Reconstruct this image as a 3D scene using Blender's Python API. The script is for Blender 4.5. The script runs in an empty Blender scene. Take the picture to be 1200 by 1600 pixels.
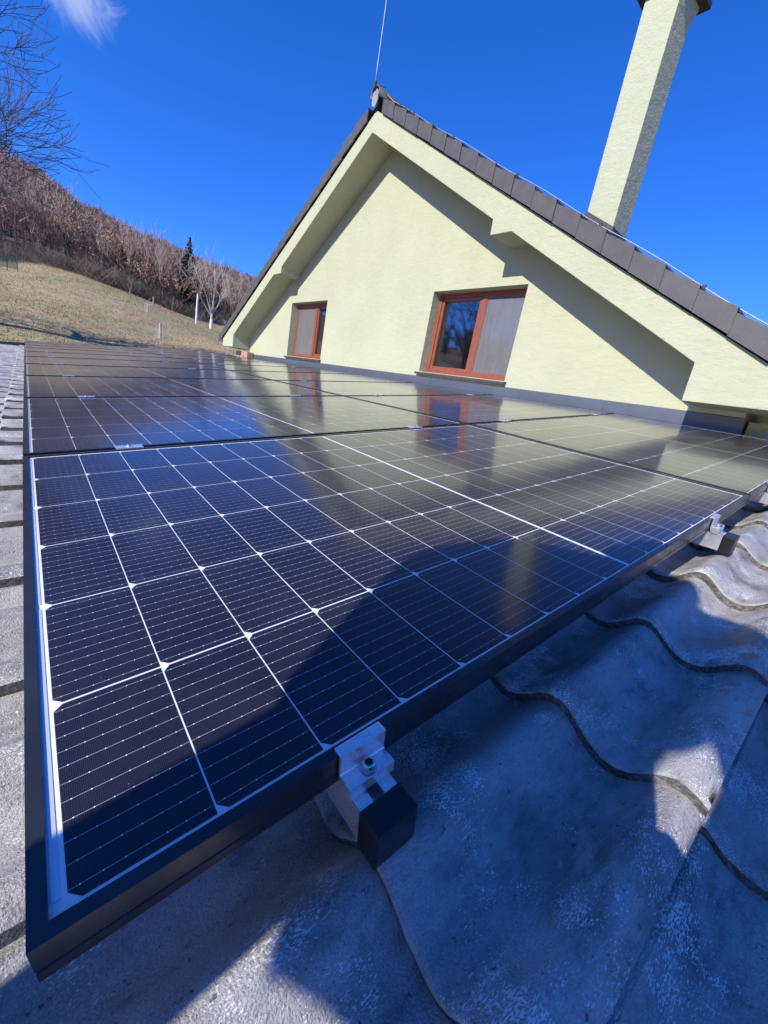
import bpy, bmesh, math, random
import numpy as np
from mathutils import Vector, Matrix, Quaternion

scene = bpy.context.scene
col = scene.collection
R = math.radians

# ------------------------------------------------------------------ camera
cam_d = bpy.data.cameras.new('camera')
cam = bpy.data.objects.new('camera', cam_d)
col.objects.link(cam)
CAM = Vector((-0.0003, -0.2257, 0.3140))
c_right = Vector((0.7611331, -0.6239435, 0.1771181))
c_up = Vector((0.0471912, 0.3256300, 0.9443189))
c_back = Vector((-0.6468766, -0.7103939, 0.2772924))
m = Matrix((c_right, c_up, c_back)).transposed().to_4x4()
m.translation = CAM
cam.matrix_world = m
cam_d.sensor_fit = 'HORIZONTAL'
cam_d.sensor_width = 36.0
cam_d.lens = 19.17
cam_d.clip_start = 0.02
cam_d.clip_end = 3000.0
scene.camera = cam

# ------------------------------------------------------------------ light
SUN_EL, SUN_AZ = R(34.0), R(6.5)
SUN = Vector((-math.cos(SUN_EL) * math.cos(SUN_AZ), -math.cos(SUN_EL) * math.sin(SUN_AZ), math.sin(SUN_EL)))
world = bpy.data.worlds.new('World')
scene.world = world
world.use_nodes = True
wn, wl = world.node_tree.nodes, world.node_tree.links
wn.clear()
w_out = wn.new('ShaderNodeOutputWorld')
w_bg = wn.new('ShaderNodeBackground')
w_sky = wn.new('ShaderNodeTexSky')
w_sky.sky_type = 'NISHITA'
w_sky.sun_disc = False
w_sky.sun_elevation = SUN_EL
w_sky.sun_rotation = math.atan2(SUN.x, SUN.y) % (2 * math.pi)
w_sky.altitude = 600
w_sky.air_density = 1.0
w_sky.dust_density = 0.4
w_sky.ozone_density = 2.5
# overall colour response of the phone camera to clear sky (same in every direction)
w_sep = wn.new('ShaderNodeSeparateColor')
wl.new(w_sky.outputs[0], w_sep.inputs[0])
w_hsv = wn.new('ShaderNodeCombineColor')
for ch_i, (gain, power) in enumerate(((0.165, 1.5), (0.67, 1.0), (1.68, 1.0))):
    pw = wn.new('ShaderNodeMath'); pw.operation = 'POWER'; pw.inputs[1].default_value = power
    mu = wn.new('ShaderNodeMath'); mu.operation = 'MULTIPLY'; mu.inputs[1].default_value = gain
    wl.new(w_sep.outputs[ch_i], pw.inputs[0])
    wl.new(pw.outputs[0], mu.inputs[0])
    wl.new(mu.outputs[0], w_hsv.inputs[ch_i])
# one thin wisp of cloud, fixed in the sky
w_tc = wn.new('ShaderNodeTexCoord')
w_map = wn.new('ShaderNodeMapping')
w_map.vector_type = 'POINT'
cd = Vector((math.sin(R(4.6)) * math.cos(R(26.2)), math.cos(R(4.6)) * math.cos(R(26.2)), math.sin(R(26.2))))
w_map.inputs['Location'].default_value = (-cd.x, -cd.y, -cd.z)
wl.new(w_tc.outputs['Generated'], w_map.inputs['Vector'])
w_scl = wn.new('ShaderNodeVectorMath'); w_scl.operation = 'MULTIPLY'
w_scl.inputs[1].default_value = (20.0, 20.0, 27.0)
wl.new(w_map.outputs[0], w_scl.inputs[0])
w_len = wn.new('ShaderNodeVectorMath'); w_len.operation = 'LENGTH'
wl.new(w_scl.outputs[0], w_len.inputs[0])
w_noi = wn.new('ShaderNodeTexNoise')
w_noi.inputs['Scale'].default_value = 21.0
w_noi.inputs['Detail'].default_value = 8.0
w_noi.inputs['Roughness'].default_value = 0.66
w_noi.inputs['Distortion'].default_value = 0.8
wl.new(w_tc.outputs['Generated'], w_noi.inputs['Vector'])
w_sub = wn.new('ShaderNodeMath'); w_sub.operation = 'SUBTRACT'
w_mul = wn.new('ShaderNodeMath'); w_mul.operation = 'MULTIPLY'
w_mul.inputs[1].default_value = 2.4
wl.new(w_noi.outputs['Fac'], w_mul.inputs[0])
wl.new(w_mul.outputs[0], w_sub.inputs[0])
wl.new(w_len.outputs['Value'], w_sub.inputs[1])
w_rmp = wn.new('ShaderNodeMapRange')
w_rmp.interpolation_type = 'SMOOTHSTEP'
w_rmp.inputs['From Min'].default_value = 0.0
w_rmp.inputs['From Max'].default_value = 1.3
w_rmp.inputs['To Max'].default_value = 0.34
wl.new(w_sub.outputs[0], w_rmp.inputs['Value'])
w_mix = wn.new('ShaderNodeMixRGB')
w_mix.inputs['Color2'].default_value = (7.5, 8.0, 8.6, 1)
wl.new(w_rmp.outputs[0], w_mix.inputs['Fac'])
wl.new(w_hsv.outputs[0], w_mix.inputs['Color1'])
wl.new(w_mix.outputs[0], w_bg.inputs['Color'])
w_bg.inputs['Strength'].default_value = 0.122
wl.new(w_bg.outputs[0], w_out.inputs['Surface'])

sun_d = bpy.data.lights.new('sun', 'SUN')
sun_d.energy = 5.0
sun_d.angle = R(0.53)
sun_d.color = (1.0, 0.945, 0.86)
sun_o = bpy.data.objects.new('sun', sun_d)
sun_o.rotation_mode = 'QUATERNION'
sun_o.rotation_quaternion = SUN.to_track_quat('Z', 'Y')
sun_o.location = (-30, -3, 30)
col.objects.link(sun_o)

scene.view_settings.view_transform = 'Standard'
scene.view_settings.look = 'None'
scene.view_settings.exposure = 0.26
scene.view_settings.gamma = 1.0
scene.view_settings.use_curve_mapping = False

# ------------------------------------------------------------------ helpers
TH = 0.13766                       # pitch of the low tiled roof
CT, ST = math.cos(TH), math.sin(TH)


def RP(u, v, n):
    """point of the low roof: u up the slope, v along the eave, n off the panel plane"""
    return Vector((u * CT - n * ST, v, u * ST + n * CT))


ROOF_M = Matrix(((CT, 0, -ST), (0, 1, 0), (ST, 0, CT)))


class MB:
    def __init__(self):
        self.v, self.f, self.uv, self.mi = [], [], [], []

    def add(self, vs, fs, uvs=None, mi=0):
        b = len(self.v)
        self.v.extend([tuple(q) for q in vs])
        for i, f in enumerate(fs):
            self.f.append(tuple(b + k for k in f))
            self.mi.append(mi)
        if uvs is not None:
            self.uv.extend(uvs)
        return self

    def box(self, x0, x1, y0, y1, z0, z1, mi=0):
        vs = [(x0, y0, z0), (x1, y0, z0), (x1, y1, z0), (x0, y1, z0), (x0, y0, z1), (x1, y0, z1), (x1, y1, z1), (x0, y1, z1)]
        return self.add(vs, [(0, 3, 2, 1), (4, 5, 6, 7), (0, 1, 5, 4), (1, 2, 6, 5), (2, 3, 7, 6), (3, 0, 4, 7)], mi=mi)

    def tube(self, pts, rads, n=8, caps=True, mi=0):
        pts = [Vector(q) for q in pts]
        if not hasattr(rads, '__len__'):
            rads = [rads] * len(pts)
        vs, fs = [], []
        prev = None
        for i, q in enumerate(pts):
            d = (pts[min(i + 1, len(pts) - 1)] - pts[max(i - 1, 0)])
            if d.length < 1e-9:
                d = Vector((0, 0, 1))
            d.normalize()
            if prev is None:
                a = d.orthogonal().normalized()
            else:
                a = (prev - d * prev.dot(d))
                a = a.normalized() if a.length > 1e-6 else d.orthogonal().normalized()
            prev = a
            b = d.cross(a)
            for k in range(n):
                t = 2 * math.pi * k / n
                vs.append(q + (a * math.cos(t) + b * math.sin(t)) * rads[i])
        for i in range(len(pts) - 1):
            for k in range(n):
                k2 = (k + 1) % n
                fs.append((i * n + k, i * n + k2, (i + 1) * n + k2, (i + 1) * n + k))
        if caps:
            fs.append(tuple(range(n - 1, -1, -1)))
            fs.append(tuple((len(pts) - 1) * n + k for k in range(n)))
        return self.add(vs, fs, mi=mi)

    def prism(self, poly, fn0, fn1, mi=0):
        """extrude a 2-D outline between two maps"""
        n = len(poly)
        vs = [fn0(*q) for q in poly] + [fn1(*q) for q in poly]
        fs = [tuple(range(n - 1, -1, -1)), tuple(range(n, 2 * n))]
        for k in range(n):
            k2 = (k + 1) % n
            fs.append((k, k2, n + k2, n + k))
        return self.add(vs, fs, mi=mi)

    def mesh(self, name, mats, smooth=False, bevel=0.0, tri=False, fix=True, autosmooth=None):
        me = bpy.data.meshes.new(name)
        me.from_pydata(self.v, [], self.f)
        if self.uv:
            uvl = me.uv_layers.new(name='UVMap')
            for lp in me.loops:
                uvl.data[lp.index].uv = self.uv[lp.vertex_index]
        for mt in (mats if isinstance(mats, (list, tuple)) else [mats]):
            me.materials.append(mt)
        if any(self.mi):
            me.polygons.foreach_set('material_index', self.mi)
        if bevel or tri or fix:
            bm = bmesh.new()
            bm.from_mesh(me)
            if fix:
                bmesh.ops.recalc_face_normals(bm, faces=bm.faces)
            if bevel:
                es = [e for e in bm.edges if len(e.link_faces) == 2 and e.calc_face_angle(0) > 0.6]
                bmesh.ops.bevel(bm, geom=es, offset=bevel, segments=2, affect='EDGES', profile=0.6, clamp_overlap=True)
            if tri:
                bmesh.ops.triangulate(bm, faces=[f for f in bm.faces if len(f.verts) > 4])
            bm.to_mesh(me)
            bm.free()
        if smooth:
            me.polygons.foreach_set('use_smooth', [True] * len(me.polygons))
            if autosmooth:
                try:
                    me.set_sharp_from_angle(angle=autosmooth)
                except Exception:
                    pass
        me.update()
        return me

    def build(self, name, mats, parent=None, org=None, **kw):
        if org is not None:
            o = Vector(org)
            self.v = [(a - o.x, b - o.y, c - o.z) for a, b, c in self.v]
        me = self.mesh(name, mats, **kw)
        return put(name, me, parent, None if parent is not None else org)


def put(name, me, parent=None, loc=None):
    o = bpy.data.objects.new(name, me)
    col.objects.link(o)
    if parent is not None:
        o.parent = parent
    if loc is not None:
        o.location = loc
    return o


def tag(o, label=None, cat=None, group=None, kind=None):
    if label: o['label'] = label
    if cat: o['category'] = cat
    if group: o['group'] = group
    if kind: o['kind'] = kind
    return o


def empty(name, loc=(0, 0, 0), label=None, cat=None, group=None):
    o = bpy.data.objects.new(name, None)
    o.empty_display_size = 0.1
    o.location = loc
    col.objects.link(o)
    return tag(o, label, cat, group)


def copy_tree(o, parent=None):
    c = o.copy()
    col.objects.link(c)
    c.parent = parent
    for ch in list(o.children):
        copy_tree(ch, c)
    return c


# ------------------------------------------------------------------ materials
def new_mat(name):
    mt = bpy.data.materials.new(name)
    mt.use_nodes = True
    mt.use_transparent_shadow = True
    nt = mt.node_tree
    b = nt.nodes['Principled BSDF']
    return mt, nt, b


def nd(nt, typ, **kw):
    n = nt.nodes.new(typ)
    for k, v in kw.items():
        if k in n.inputs:
            n.inputs[k].default_value = v
        else:
            setattr(n, k, v)
    return n


def noise(nt, vec, scale, detail=4.0, rough=0.55, dist=0.0):
    n = nd(nt, 'ShaderNodeTexNoise')
    n.inputs['Scale'].default_value = scale
    n.inputs['Detail'].default_value = detail
    n.inputs['Roughness'].default_value = rough
    n.inputs['Distortion'].default_value = dist
    nt.links.new(vec, n.inputs['Vector'])
    return n.outputs['Fac']


def ramp(nt, fac, stops):
    r = nd(nt, 'ShaderNodeValToRGB')
    e = r.color_ramp.elements
    while len(e) > 1:
        e.remove(e[-1])
    e[0].position, e[0].color = stops[0][0], (*stops[0][1], 1)
    for p, c in stops[1:]:
        k = e.new(p)
        k.color = (*c, 1)
    nt.links.new(fac, r.inputs['Fac'])
    return r.outputs['Color']


def mrange(nt, fac, a, b, c=0.0, d=1.0, smooth=True):
    r = nd(nt, 'ShaderNodeMapRange')
    if smooth:
        r.interpolation_type = 'SMOOTHSTEP'
    for k, v in (('From Min', a), ('From Max', b), ('To Min', c), ('To Max', d)):
        r.inputs[k].default_value = v
    nt.links.new(fac, r.inputs['Value'])
    return r.outputs['Result']


def math_n(nt, op, a, b=None, c=None):
    r = nd(nt, 'ShaderNodeMath')
    r.operation = op
    for i, q in enumerate((a, b, c)):
        if q is None:
            continue
        if hasattr(q, 'default_value') or hasattr(q, 'is_linked'):
            nt.links.new(q, r.inputs[i])
        else:
            r.inputs[i].default_value = q
    return r.outputs[0]


def mixc(nt, fac, a, b, mode='MIX'):
    r = nd(nt, 'ShaderNodeMixRGB')
    r.blend_type = mode
    for sock, q in ((r.inputs['Fac'], fac), (r.inputs['Color1'], a), (r.inputs['Color2'], b)):
        if hasattr(q, 'is_linked'):
            nt.links.new(q, sock)
        elif isinstance(q, (int, float)):
            sock.default_value = q
        else:
            sock.default_value = (*q, 1)
    return r.outputs[0]


def bump(nt, h, strength, dist, b, prev=None):
    r = nd(nt, 'ShaderNodeBump')
    r.inputs['Strength'].default_value = strength
    r.inputs['Distance'].default_value = dist
    nt.links.new(h, r.inputs['Height'])
    if prev is not None:
        nt.links.new(prev, r.inputs['Normal'])
    if b is not None:
        nt.links.new(r.outputs[0], b.inputs['Normal'])
    return r.outputs[0]


def obvec(nt, scale=(1, 1, 1), coord='Object', rand=False):
    tc = nd(nt, 'ShaderNodeTexCoord')
    mp = nd(nt, 'ShaderNodeMapping')
    mp.inputs['Scale'].default_value = scale
    nt.links.new(tc.outputs[coord], mp.inputs['Vector'])
    if rand:
        oi = nd(nt, 'ShaderNodeObjectInfo')
        k = math_n(nt, 'MULTIPLY', oi.outputs['Random'], 37.0)
        cx = nd(nt, 'ShaderNodeCombineXYZ')
        for i in range(3):
            nt.links.new(k, cx.inputs[i])
        nt.links.new(cx.outputs[0], mp.inputs['Location'])
    return mp.outputs[0]


def simple(name, color, rough=0.6, metal=0.0, spec=0.5, var=0.12, scale=6.0, bump_s=0.0, bump_scale=80.0, coat=0.0):
    mt, nt, b = new_mat(name)
    v = obvec(nt, rand=True)
    f = noise(nt, v, scale, 5)
    c0 = [c * (1 - var) for c in color]
    c1 = [min(1, c * (1 + var)) for c in color]
    nt.links.new(ramp(nt, f, [(0.25, c0), (0.75, c1)]), b.inputs['Base Color'])
    b.inputs['Metallic'].default_value = metal
    b.inputs['Specular IOR Level'].default_value = spec
    b.inputs['Coat Weight'].default_value = coat
    nt.links.new(mrange(nt, noise(nt, v, scale * 3, 3), 0.2, 0.8, max(0.02, rough - 0.08), min(1, rough + 0.08)), b.inputs['Roughness'])
    if bump_s:
        bump(nt, noise(nt, v, bump_scale, 6), bump_s, 0.004, b)
    return mt


# plaster
def stucco_mat(name, tone, bs):
    mt, nt, b = new_mat(name)
    v = obvec(nt)
    vs = obvec(nt, (1, 1, 1.75))
    big = noise(nt, v, 1.3, 4)
    med = noise(nt, vs, 9.0, 6, 0.6, 0.4)
    c = ramp(nt, big, [(0.3, [t * 0.93 for t in tone]), (0.7, [min(1, t * 1.04) for t in tone])])
    c = mixc(nt, mrange(nt, med, 0.56, 0.8, 0, 0.35), c, [tone[0] * 0.84, tone[1] * 0.84, tone[2] * 0.70])
    stk = noise(nt, obvec(nt, (1, 5.5, 0.35)), 2.2, 5, 0.6)
    c = mixc(nt, mrange(nt, stk, 0.52, 0.75, 0, 0.22), c, [tone[0] * 0.80, tone[1] * 0.80, tone[2] * 0.74])
    pat = noise(nt, v, 4.2, 3, 0.5, 0.6)
    c = mixc(nt, mrange(nt, pat, 0.55, 0.66, 0, 0.16), c, [min(1, tone[0] * 1.10), min(1, tone[1] * 1.08), tone[2] * 1.0])
    spk = noise(nt, v, 27.0, 2)
    c = mixc(nt, mrange(nt, spk, 0.735, 0.78, 0, 0.45), c, (0.33, 0.33, 0.25))
    nt.links.new(c, b.inputs['Base Color'])
    b.inputs['Roughness'].default_value = 0.9
    b.inputs['Specular IOR Level'].default_value = 0.2
    n1 = bump(nt, med, 0.5 * bs, 0.02, None)
    n2 = bump(nt, noise(nt, vs, 42.0, 5, 0.6), 0.5 * bs, 0.008, None, n1)
    bump(nt, noise(nt, v, 240.0, 3), 0.35 * bs, 0.002, b, n2)
    return mt


M_STUCCO = stucco_mat('lime_stucco', (0.462, 0.474, 0.318), 0.8)
M_STUCCO_C = stucco_mat('chimney_stucco', (0.455, 0.478, 0.332), 1.0)


def tile_mat():
    mt, nt, b = new_mat('weathered_concrete_tile')
    v = obvec(nt, rand=True)
    vs = obvec(nt, (0.42, 1, 1), rand=True)          # drawn out down the slope
    oi = nd(nt, 'ShaderNodeObjectInfo')
    big = noise(nt, v, 6.0, 6, 0.62, 0.5)
    mid = noise(nt, vs, 30.0, 7, 0.7, 0.2)
    grit = noise(nt, v, 420.0, 3, 0.6)
    c = ramp(nt, big, [(0.30, (0.185, 0.173, 0.161)), (0.48, (0.35, 0.332, 0.312)), (0.66, (0.55, 0.527, 0.498))])
    c = mixc(nt, mrange(nt, mid, 0.42, 0.66, 0.0, 0.75), c, (0.57, 0.55, 0.52))
    c = mixc(nt, mrange(nt, mid, 0.46, 0.30, 0.0, 0.7), c, (0.13, 0.125, 0.12))
    c = mixc(nt, mrange(nt, grit, 0.40, 0.62, 0.0, 0.45), c, mixc(nt, 0.5, c, (0.05, 0.05, 0.05)))
    # pale flecks in drifts
    fl = noise(nt, vs, 700.0, 3, 0.65)
    msk = mrange(nt, noise(nt, v, 8.0, 6, 0.7), 0.40, 0.66, 0.0, 1.0)
    flm = mrange(nt, math_n(nt, 'ADD', fl, math_n(nt, 'MULTIPLY', msk, 0.25)), 0.685, 0.745, 0.0, 1.0)
    c = mixc(nt, flm, c, (0.90, 0.89, 0.86))
    # scratches and lichen rings
    scr = noise(nt, obvec(nt, (0.10, 1.6, 1), rand=True), 240.0, 2, 0.5)
    c = mixc(nt, mrange(nt, scr, 0.70, 0.76, 0, 0.5), c, (0.62, 0.61, 0.59))
    li = noise(nt, v, 42.0, 3, 0.5, 1.0)
    c = mixc(nt, mrange(nt, li, 0.70, 0.74, 0, 0.6), c, (0.50, 0.49, 0.44))
    pit = noise(nt, v, 130.0, 3, 0.6)
    c = mixc(nt, mrange(nt, pit, 0.66, 0.71, 0, 0.8), c, (0.045, 0.043, 0.038))
    c = mixc(nt, math_n(nt, 'MULTIPLY', oi.outputs['Random'], 0.28), c, (0.17, 0.165, 0.16))
    nt.links.new(c, b.inputs['Base Color'])
    b.inputs['Specular IOR Level'].default_value = 0.5
    nt.links.new(mrange(nt, mid, 0.3, 0.7, 0.36, 0.66), b.inputs['Roughness'])
    n1 = bump(nt, mid, 0.45, 0.006, None)
    n2 = bump(nt, grit, 0.8, 0.0022, None, n1)
    n3 = bump(nt, noise(nt, vs, 170.0, 4, 0.65), 0.5, 0.0024, None, n2)
    bump(nt, flm, 0.6, 0.0012, b, n3)
    return mt


M_TILE = tile_mat()


def edge_mat():
    mt, nt, b = new_mat('tile_nose_concrete')
    v = obvec(nt, rand=True)
    f = noise(nt, v, 110.0, 5, 0.7)
    g2 = noise(nt, v, 480.0, 2, 0.6)
    c = ramp(nt, f, [(0.32, (0.05, 0.046, 0.041)), (0.5, (0.135, 0.125, 0.112)), (0.68, (0.30, 0.285, 0.26))])
    c = mixc(nt, mrange(nt, noise(nt, v, 17.0, 5), 0.48, 0.66, 0, 0.65), c, (0.045, 0.048, 0.030))
    c = mixc(nt, mrange(nt, g2, 0.60, 0.70, 0, 0.75), c, (0.44, 0.42, 0.39))
    nt.links.new(c, b.inputs['Base Color'])
    b.inputs['Roughness'].default_value = 0.9
    n1 = bump(nt, f, 0.9, 0.006, None)
    bump(nt, g2, 0.8, 0.0016, b, n1)
    return mt


M_TILE_EDGE = edge_mat()


def cell_mat():
    mt, nt, b = new_mat('silicon_cell')
    uvn = nd(nt, 'ShaderNodeUVMap')
    sep = nd(nt, 'ShaderNodeSeparateXYZ')
    nt.links.new(uvn.outputs[0], sep.inputs[0])
    x, y = sep.outputs[0], sep.outputs[1]
    # eleven busbar wires along x
    py = math_n(nt, 'FRACT', math_n(nt, 'MULTIPLY', y, 11 / 0.182))
    dy = math_n(nt, 'ABSOLUTE', math_n(nt, 'SUBTRACT', py, 0.5))           # in 16.5 mm units
    wire = mrange(nt, dy, 0.014, 0.024, 1.0, 0.0)
    px = math_n(nt, 'FRACT', math_n(nt, 'MULTIPLY', x, 7 / 0.091))
    dx = math_n(nt, 'ABSOLUTE', math_n(nt, 'SUBTRACT', px, 0.5))           # in 13 mm units
    d2 = math_n(nt, 'ADD', math_n(nt, 'POWER', math_n(nt, 'MULTIPLY', dx, 13.0), 2.0), math_n(nt, 'POWER', math_n(nt, 'MULTIPLY', dy, 16.5), 2.0))
    pad = mrange(nt, d2, 0.15, 0.5, 1.0, 0.0)
    fx = math_n(nt, 'FRACT', math_n(nt, 'MULTIPLY', x, 1 / 0.00138))
    fdx = math_n(nt, 'ABSOLUTE', math_n(nt, 'SUBTRACT', fx, 0.5))
    fing = mrange(nt, fdx, 0.07, 0.16, 1.0, 0.0)
    oi = nd(nt, 'ShaderNodeObjectInfo')
    base = mixc(nt, oi.outputs['Random'], (0.0024, 0.0030, 0.0150), (0.0056, 0.0058, 0.0215))
    c = mixc(nt, math_n(nt, 'MULTIPLY', fing, 0.34), base, (0.088, 0.078, 0.088))
    c = mixc(nt, math_n(nt, 'MULTIPLY', wire, 0.62), c, (0.42, 0.42, 0.45))
    c = mixc(nt, pad, c, (0.80, 0.82, 0.86))
    nt.links.new(c, b.inputs['Base Color'])
    b.inputs['Roughness'].default_value = 0.5
    b.inputs['Specular IOR Level'].default_value = 0.25
    return mt


M_CELL = cell_mat()


def schlick(nt, f0, f1=1.0, power=5.0):
    """reflectance of a thin sheet, the same from either face"""
    geo = nd(nt, 'ShaderNodeNewGeometry')
    dp = nd(nt, 'ShaderNodeVectorMath'); dp.operation = 'DOT_PRODUCT'
    nt.links.new(geo.outputs['Incoming'], dp.inputs[0])
    nt.links.new(geo.outputs['Normal'], dp.inputs[1])
    inv = math_n(nt, 'SUBTRACT', 1.0, math_n(nt, 'ABSOLUTE', dp.outputs['Value']))
    return math_n(nt, 'ADD', math_n(nt, 'MULTIPLY', math_n(nt, 'POWER', inv, power), f1 - f0), f0)


def glass_mat():
    mt, nt, b = new_mat('panel_glass')
    nt.nodes.remove(b)
    out = nt.nodes['Material Output']
    v = obvec(nt)
    tr = nd(nt, 'ShaderNodeBsdfTransparent')
    gl = nd(nt, 'ShaderNodeBsdfGlossy')
    gl.inputs['Color'].default_value = (1, 1, 1, 1)
    nt.links.new(mrange(nt, noise(nt, v, 3.0, 4), 0.3, 0.7, 0.10, 0.16), gl.inputs['Roughness'])
    fr = schlick(nt, 0.024)
    m1 = nd(nt, 'ShaderNodeMixShader')
    nt.links.new(fr, m1.inputs[0])
    nt.links.new(tr.outputs[0], m1.inputs[1])
    nt.links.new(gl.outputs[0], m1.inputs[2])
    # dust film and specks
    df = nd(nt, 'ShaderNodeBsdfDiffuse')
    df.inputs['Color'].default_value = (0.66, 0.58, 0.52, 1)
    spk = mrange(nt, noise(nt, v, 420.0, 2, 0.5), 0.735, 0.80, 0.0, 0.32)
    rn = noise(nt, obvec(nt, (1.0, 0.30, 1)), 55.0, 4, 0.6, 0.5)      # dried run-off streaks
    flm = math_n(nt, 'ADD', mrange(nt, noise(nt, v, 7.0, 6, 0.65), 0.3, 0.75, 0.002, 0.016), mrange(nt, rn, 0.58, 0.74, 0.0, 0.016))
    m2 = nd(nt, 'ShaderNodeMixShader')
    nt.links.new(math_n(nt, 'ADD', spk, flm), m2.inputs[0])
    nt.links.new(m1.outputs[0], m2.inputs[1])
    nt.links.new(df.outputs[0], m2.inputs[2])
    nt.links.new(m2.outputs[0], out.inputs['Surface'])
    return mt


M_PGLASS = glass_mat()


def pane_mat():
    mt, nt, b = new_mat('window_glass')
    nt.nodes.remove(b)
    out = nt.nodes['Material Output']
    tr = nd(nt, 'ShaderNodeBsdfTransparent')
    tr.inputs['Color'].default_value = (0.72, 0.80, 0.80, 1)
    gl = nd(nt, 'ShaderNodeBsdfGlossy')
    gl.inputs['Roughness'].default_value = 0.03
    m1 = nd(nt, 'ShaderNodeMixShader')
    nt.links.new(schlick(nt, 0.34), m1.inputs[0])
    nt.links.new(tr.outputs[0], m1.inputs[1])
    nt.links.new(gl.outputs[0], m1.inputs[2])
    nt.links.new(m1.outputs[0], out.inputs['Surface'])
    return mt


M_PANE = pane_mat()


def screen_mat():
    mt, nt, b = new_mat('insect_screen_mesh')
    nt.nodes.remove(b)
    out = nt.nodes['Material Output']
    v = obvec(nt)
    tr = nd(nt, 'ShaderNodeBsdfTransparent')
    df = nd(nt, 'ShaderNodeBsdfDiffuse')
    df.inputs['Color'].default_value = (0.27, 0.265, 0.262, 1)
    sx = obvec(nt, (1, 1, 0.15))
    f = mrange(nt, noise(nt, sx, 26.0, 2), 0.3, 0.7, 0.50, 0.57)
    m1 = nd(nt, 'ShaderNodeMixShader')
    nt.links.new(f, m1.inputs[0])
    nt.links.new(tr.outputs[0], m1.inputs[1])
    nt.links.new(df.outputs[0], m1.inputs[2])
    nt.links.new(m1.outputs[0], out.inputs['Surface'])
    return mt


M_SCREEN = screen_mat()


def wood_mat():
    mt, nt, b = new_mat('red_brown_window_wood')
    v = obvec(nt, (6, 6, 1))
    f = noise(nt, v, 14.0, 6, 0.6, 1.2)
    c = ramp(nt, f, [(0.3, (0.20, 0.055, 0.029)), (0.6, (0.29, 0.086, 0.045)), (0.8, (0.35, 0.12, 0.066))])
    nt.links.new(c, b.inputs['Base Color'])
    b.inputs['Roughness'].default_value = 0.38
    b.inputs['Coat Weight'].default_value = 0.25
    bump(nt, f, 0.1, 0.002, b)
    return mt


M_WOOD = wood_mat()
M_VERGE = simple('brown_grey_verge_tile', (0.090, 0.084, 0.081), 0.55, var=0.18, scale=9, bump_s=0.25, bump_scale=150)
M_FLASH = simple('grey_sheet_flashing', (0.115, 0.13, 0.165), 0.42, metal=0.25, var=0.10, scale=3)
M_DARKMETAL = simple('dark_brown_sheet_metal', (0.07, 0.055, 0.05), 0.45, metal=0.2)
M_FRAME = simple('black_anodised_frame', (0.040, 0.042, 0.049), 0.27, metal=0.45, spec=0.5, var=0.25, scale=12)
M_ALU = simple('mill_aluminium', (0.86, 0.87, 0.89), 0.30, metal=0.78, var=0.04, scale=25, bump_s=0.02, bump_scale=700)
M_STEEL = simple('stainless_bolt', (0.62, 0.62, 0.62), 0.25, metal=1.0, var=0.05)
M_HOLE = simple('dark_socket', (0.012, 0.012, 0.013), 0.7)
M_CAP = simple('black_plastic_cap', (0.012, 0.012, 0.014), 0.33, var=0.3, scale=25, bump_s=0.08)
M_BACK = simple('white_backsheet', (0.82, 0.83, 0.85), 0.5, var=0.03)
M_RIBBON = simple('tinned_ribbon', (0.66, 0.70, 0.78), 0.38, metal=0.35, var=0.06)
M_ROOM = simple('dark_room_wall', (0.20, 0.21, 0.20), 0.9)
M_CABLE = simple('galvanised_wire', (0.40, 0.41, 0.43), 0.5, metal=0.5)
M_CLIP = simple('dark_clip', (0.04, 0.04, 0.045), 0.6)
M_LIGHTGREY = simple('pale_grey_plastic', (0.27, 0.31, 0.335), 0.5)
M_BRICK = simple('pale_brown_brick', (0.40, 0.27, 0.19), 0.9, var=0.3, scale=30, bump_s=0.5)
M_WALLGREY = simple('rough_grey_render', (0.42, 0.42, 0.38), 0.9, var=0.15, bump_s=0.4)
M_GUTTER = simple('dark_gutter_metal', (0.06, 0.065, 0.075), 0.4, metal=0.4)
M_SILLDARK = simple('dark_sill_sheet', (0.095, 0.082, 0.08), 0.4, metal=0.3)
M_BARK = simple('grey_brown_bark', (0.080, 0.066, 0.058), 0.95, var=0.3, scale=3, bump_s=0.6, bump_scale=20)
M_TWIG = simple('fine_brown_twigs', (0.30, 0.228, 0.188), 0.95, var=0.25, scale=0.3)
M_TWIG_W = simple('pale_grey_twigs', (0.34, 0.32, 0.29), 0.9, var=0.2, scale=0.6)
M_WHITEWASH = simple('whitewashed_bark', (0.74, 0.74, 0.71), 0.9, var=0.1)
M_LEAF_O = simple('dry_oak_leaves', (0.40, 0.215, 0.115), 0.85, var=0.4, scale=1.4)
M_NEEDLE = simple('spruce_needles', (0.026, 0.042, 0.020), 0.85, var=0.35, scale=1.0)
M_NEEDLE_F = simple('far_conifer_needles', (0.035, 0.05, 0.034), 0.9, var=0.3, scale=0.1)
M_BRUSH = simple('dark_brush_twigs', (0.14, 0.118, 0.085), 0.95, var=0.3, scale=0.4)
M_POSTWHITE = simple('white_painted_post', (0.72, 0.72, 0.70), 0.7)
M_POSTWOOD = simple('weathered_stake', (0.27, 0.24, 0.20), 0.9)
M_NET = simple('green_net', (0.055, 0.15, 0.12), 0.8)

# ------------------------------------------------------------------ terrain
def lerp_tab(tab, x):
    if x <= tab[0][0]:
        return tab[0][1]
    for (a, b), (c, d) in zip(tab, tab[1:]):
        if x <= c:
            t = (x - a) / (c - a)
            t = t * t * (3 - 2 * t) if False else t
            return b + (d - b) * t
    return tab[-1][1]


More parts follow.
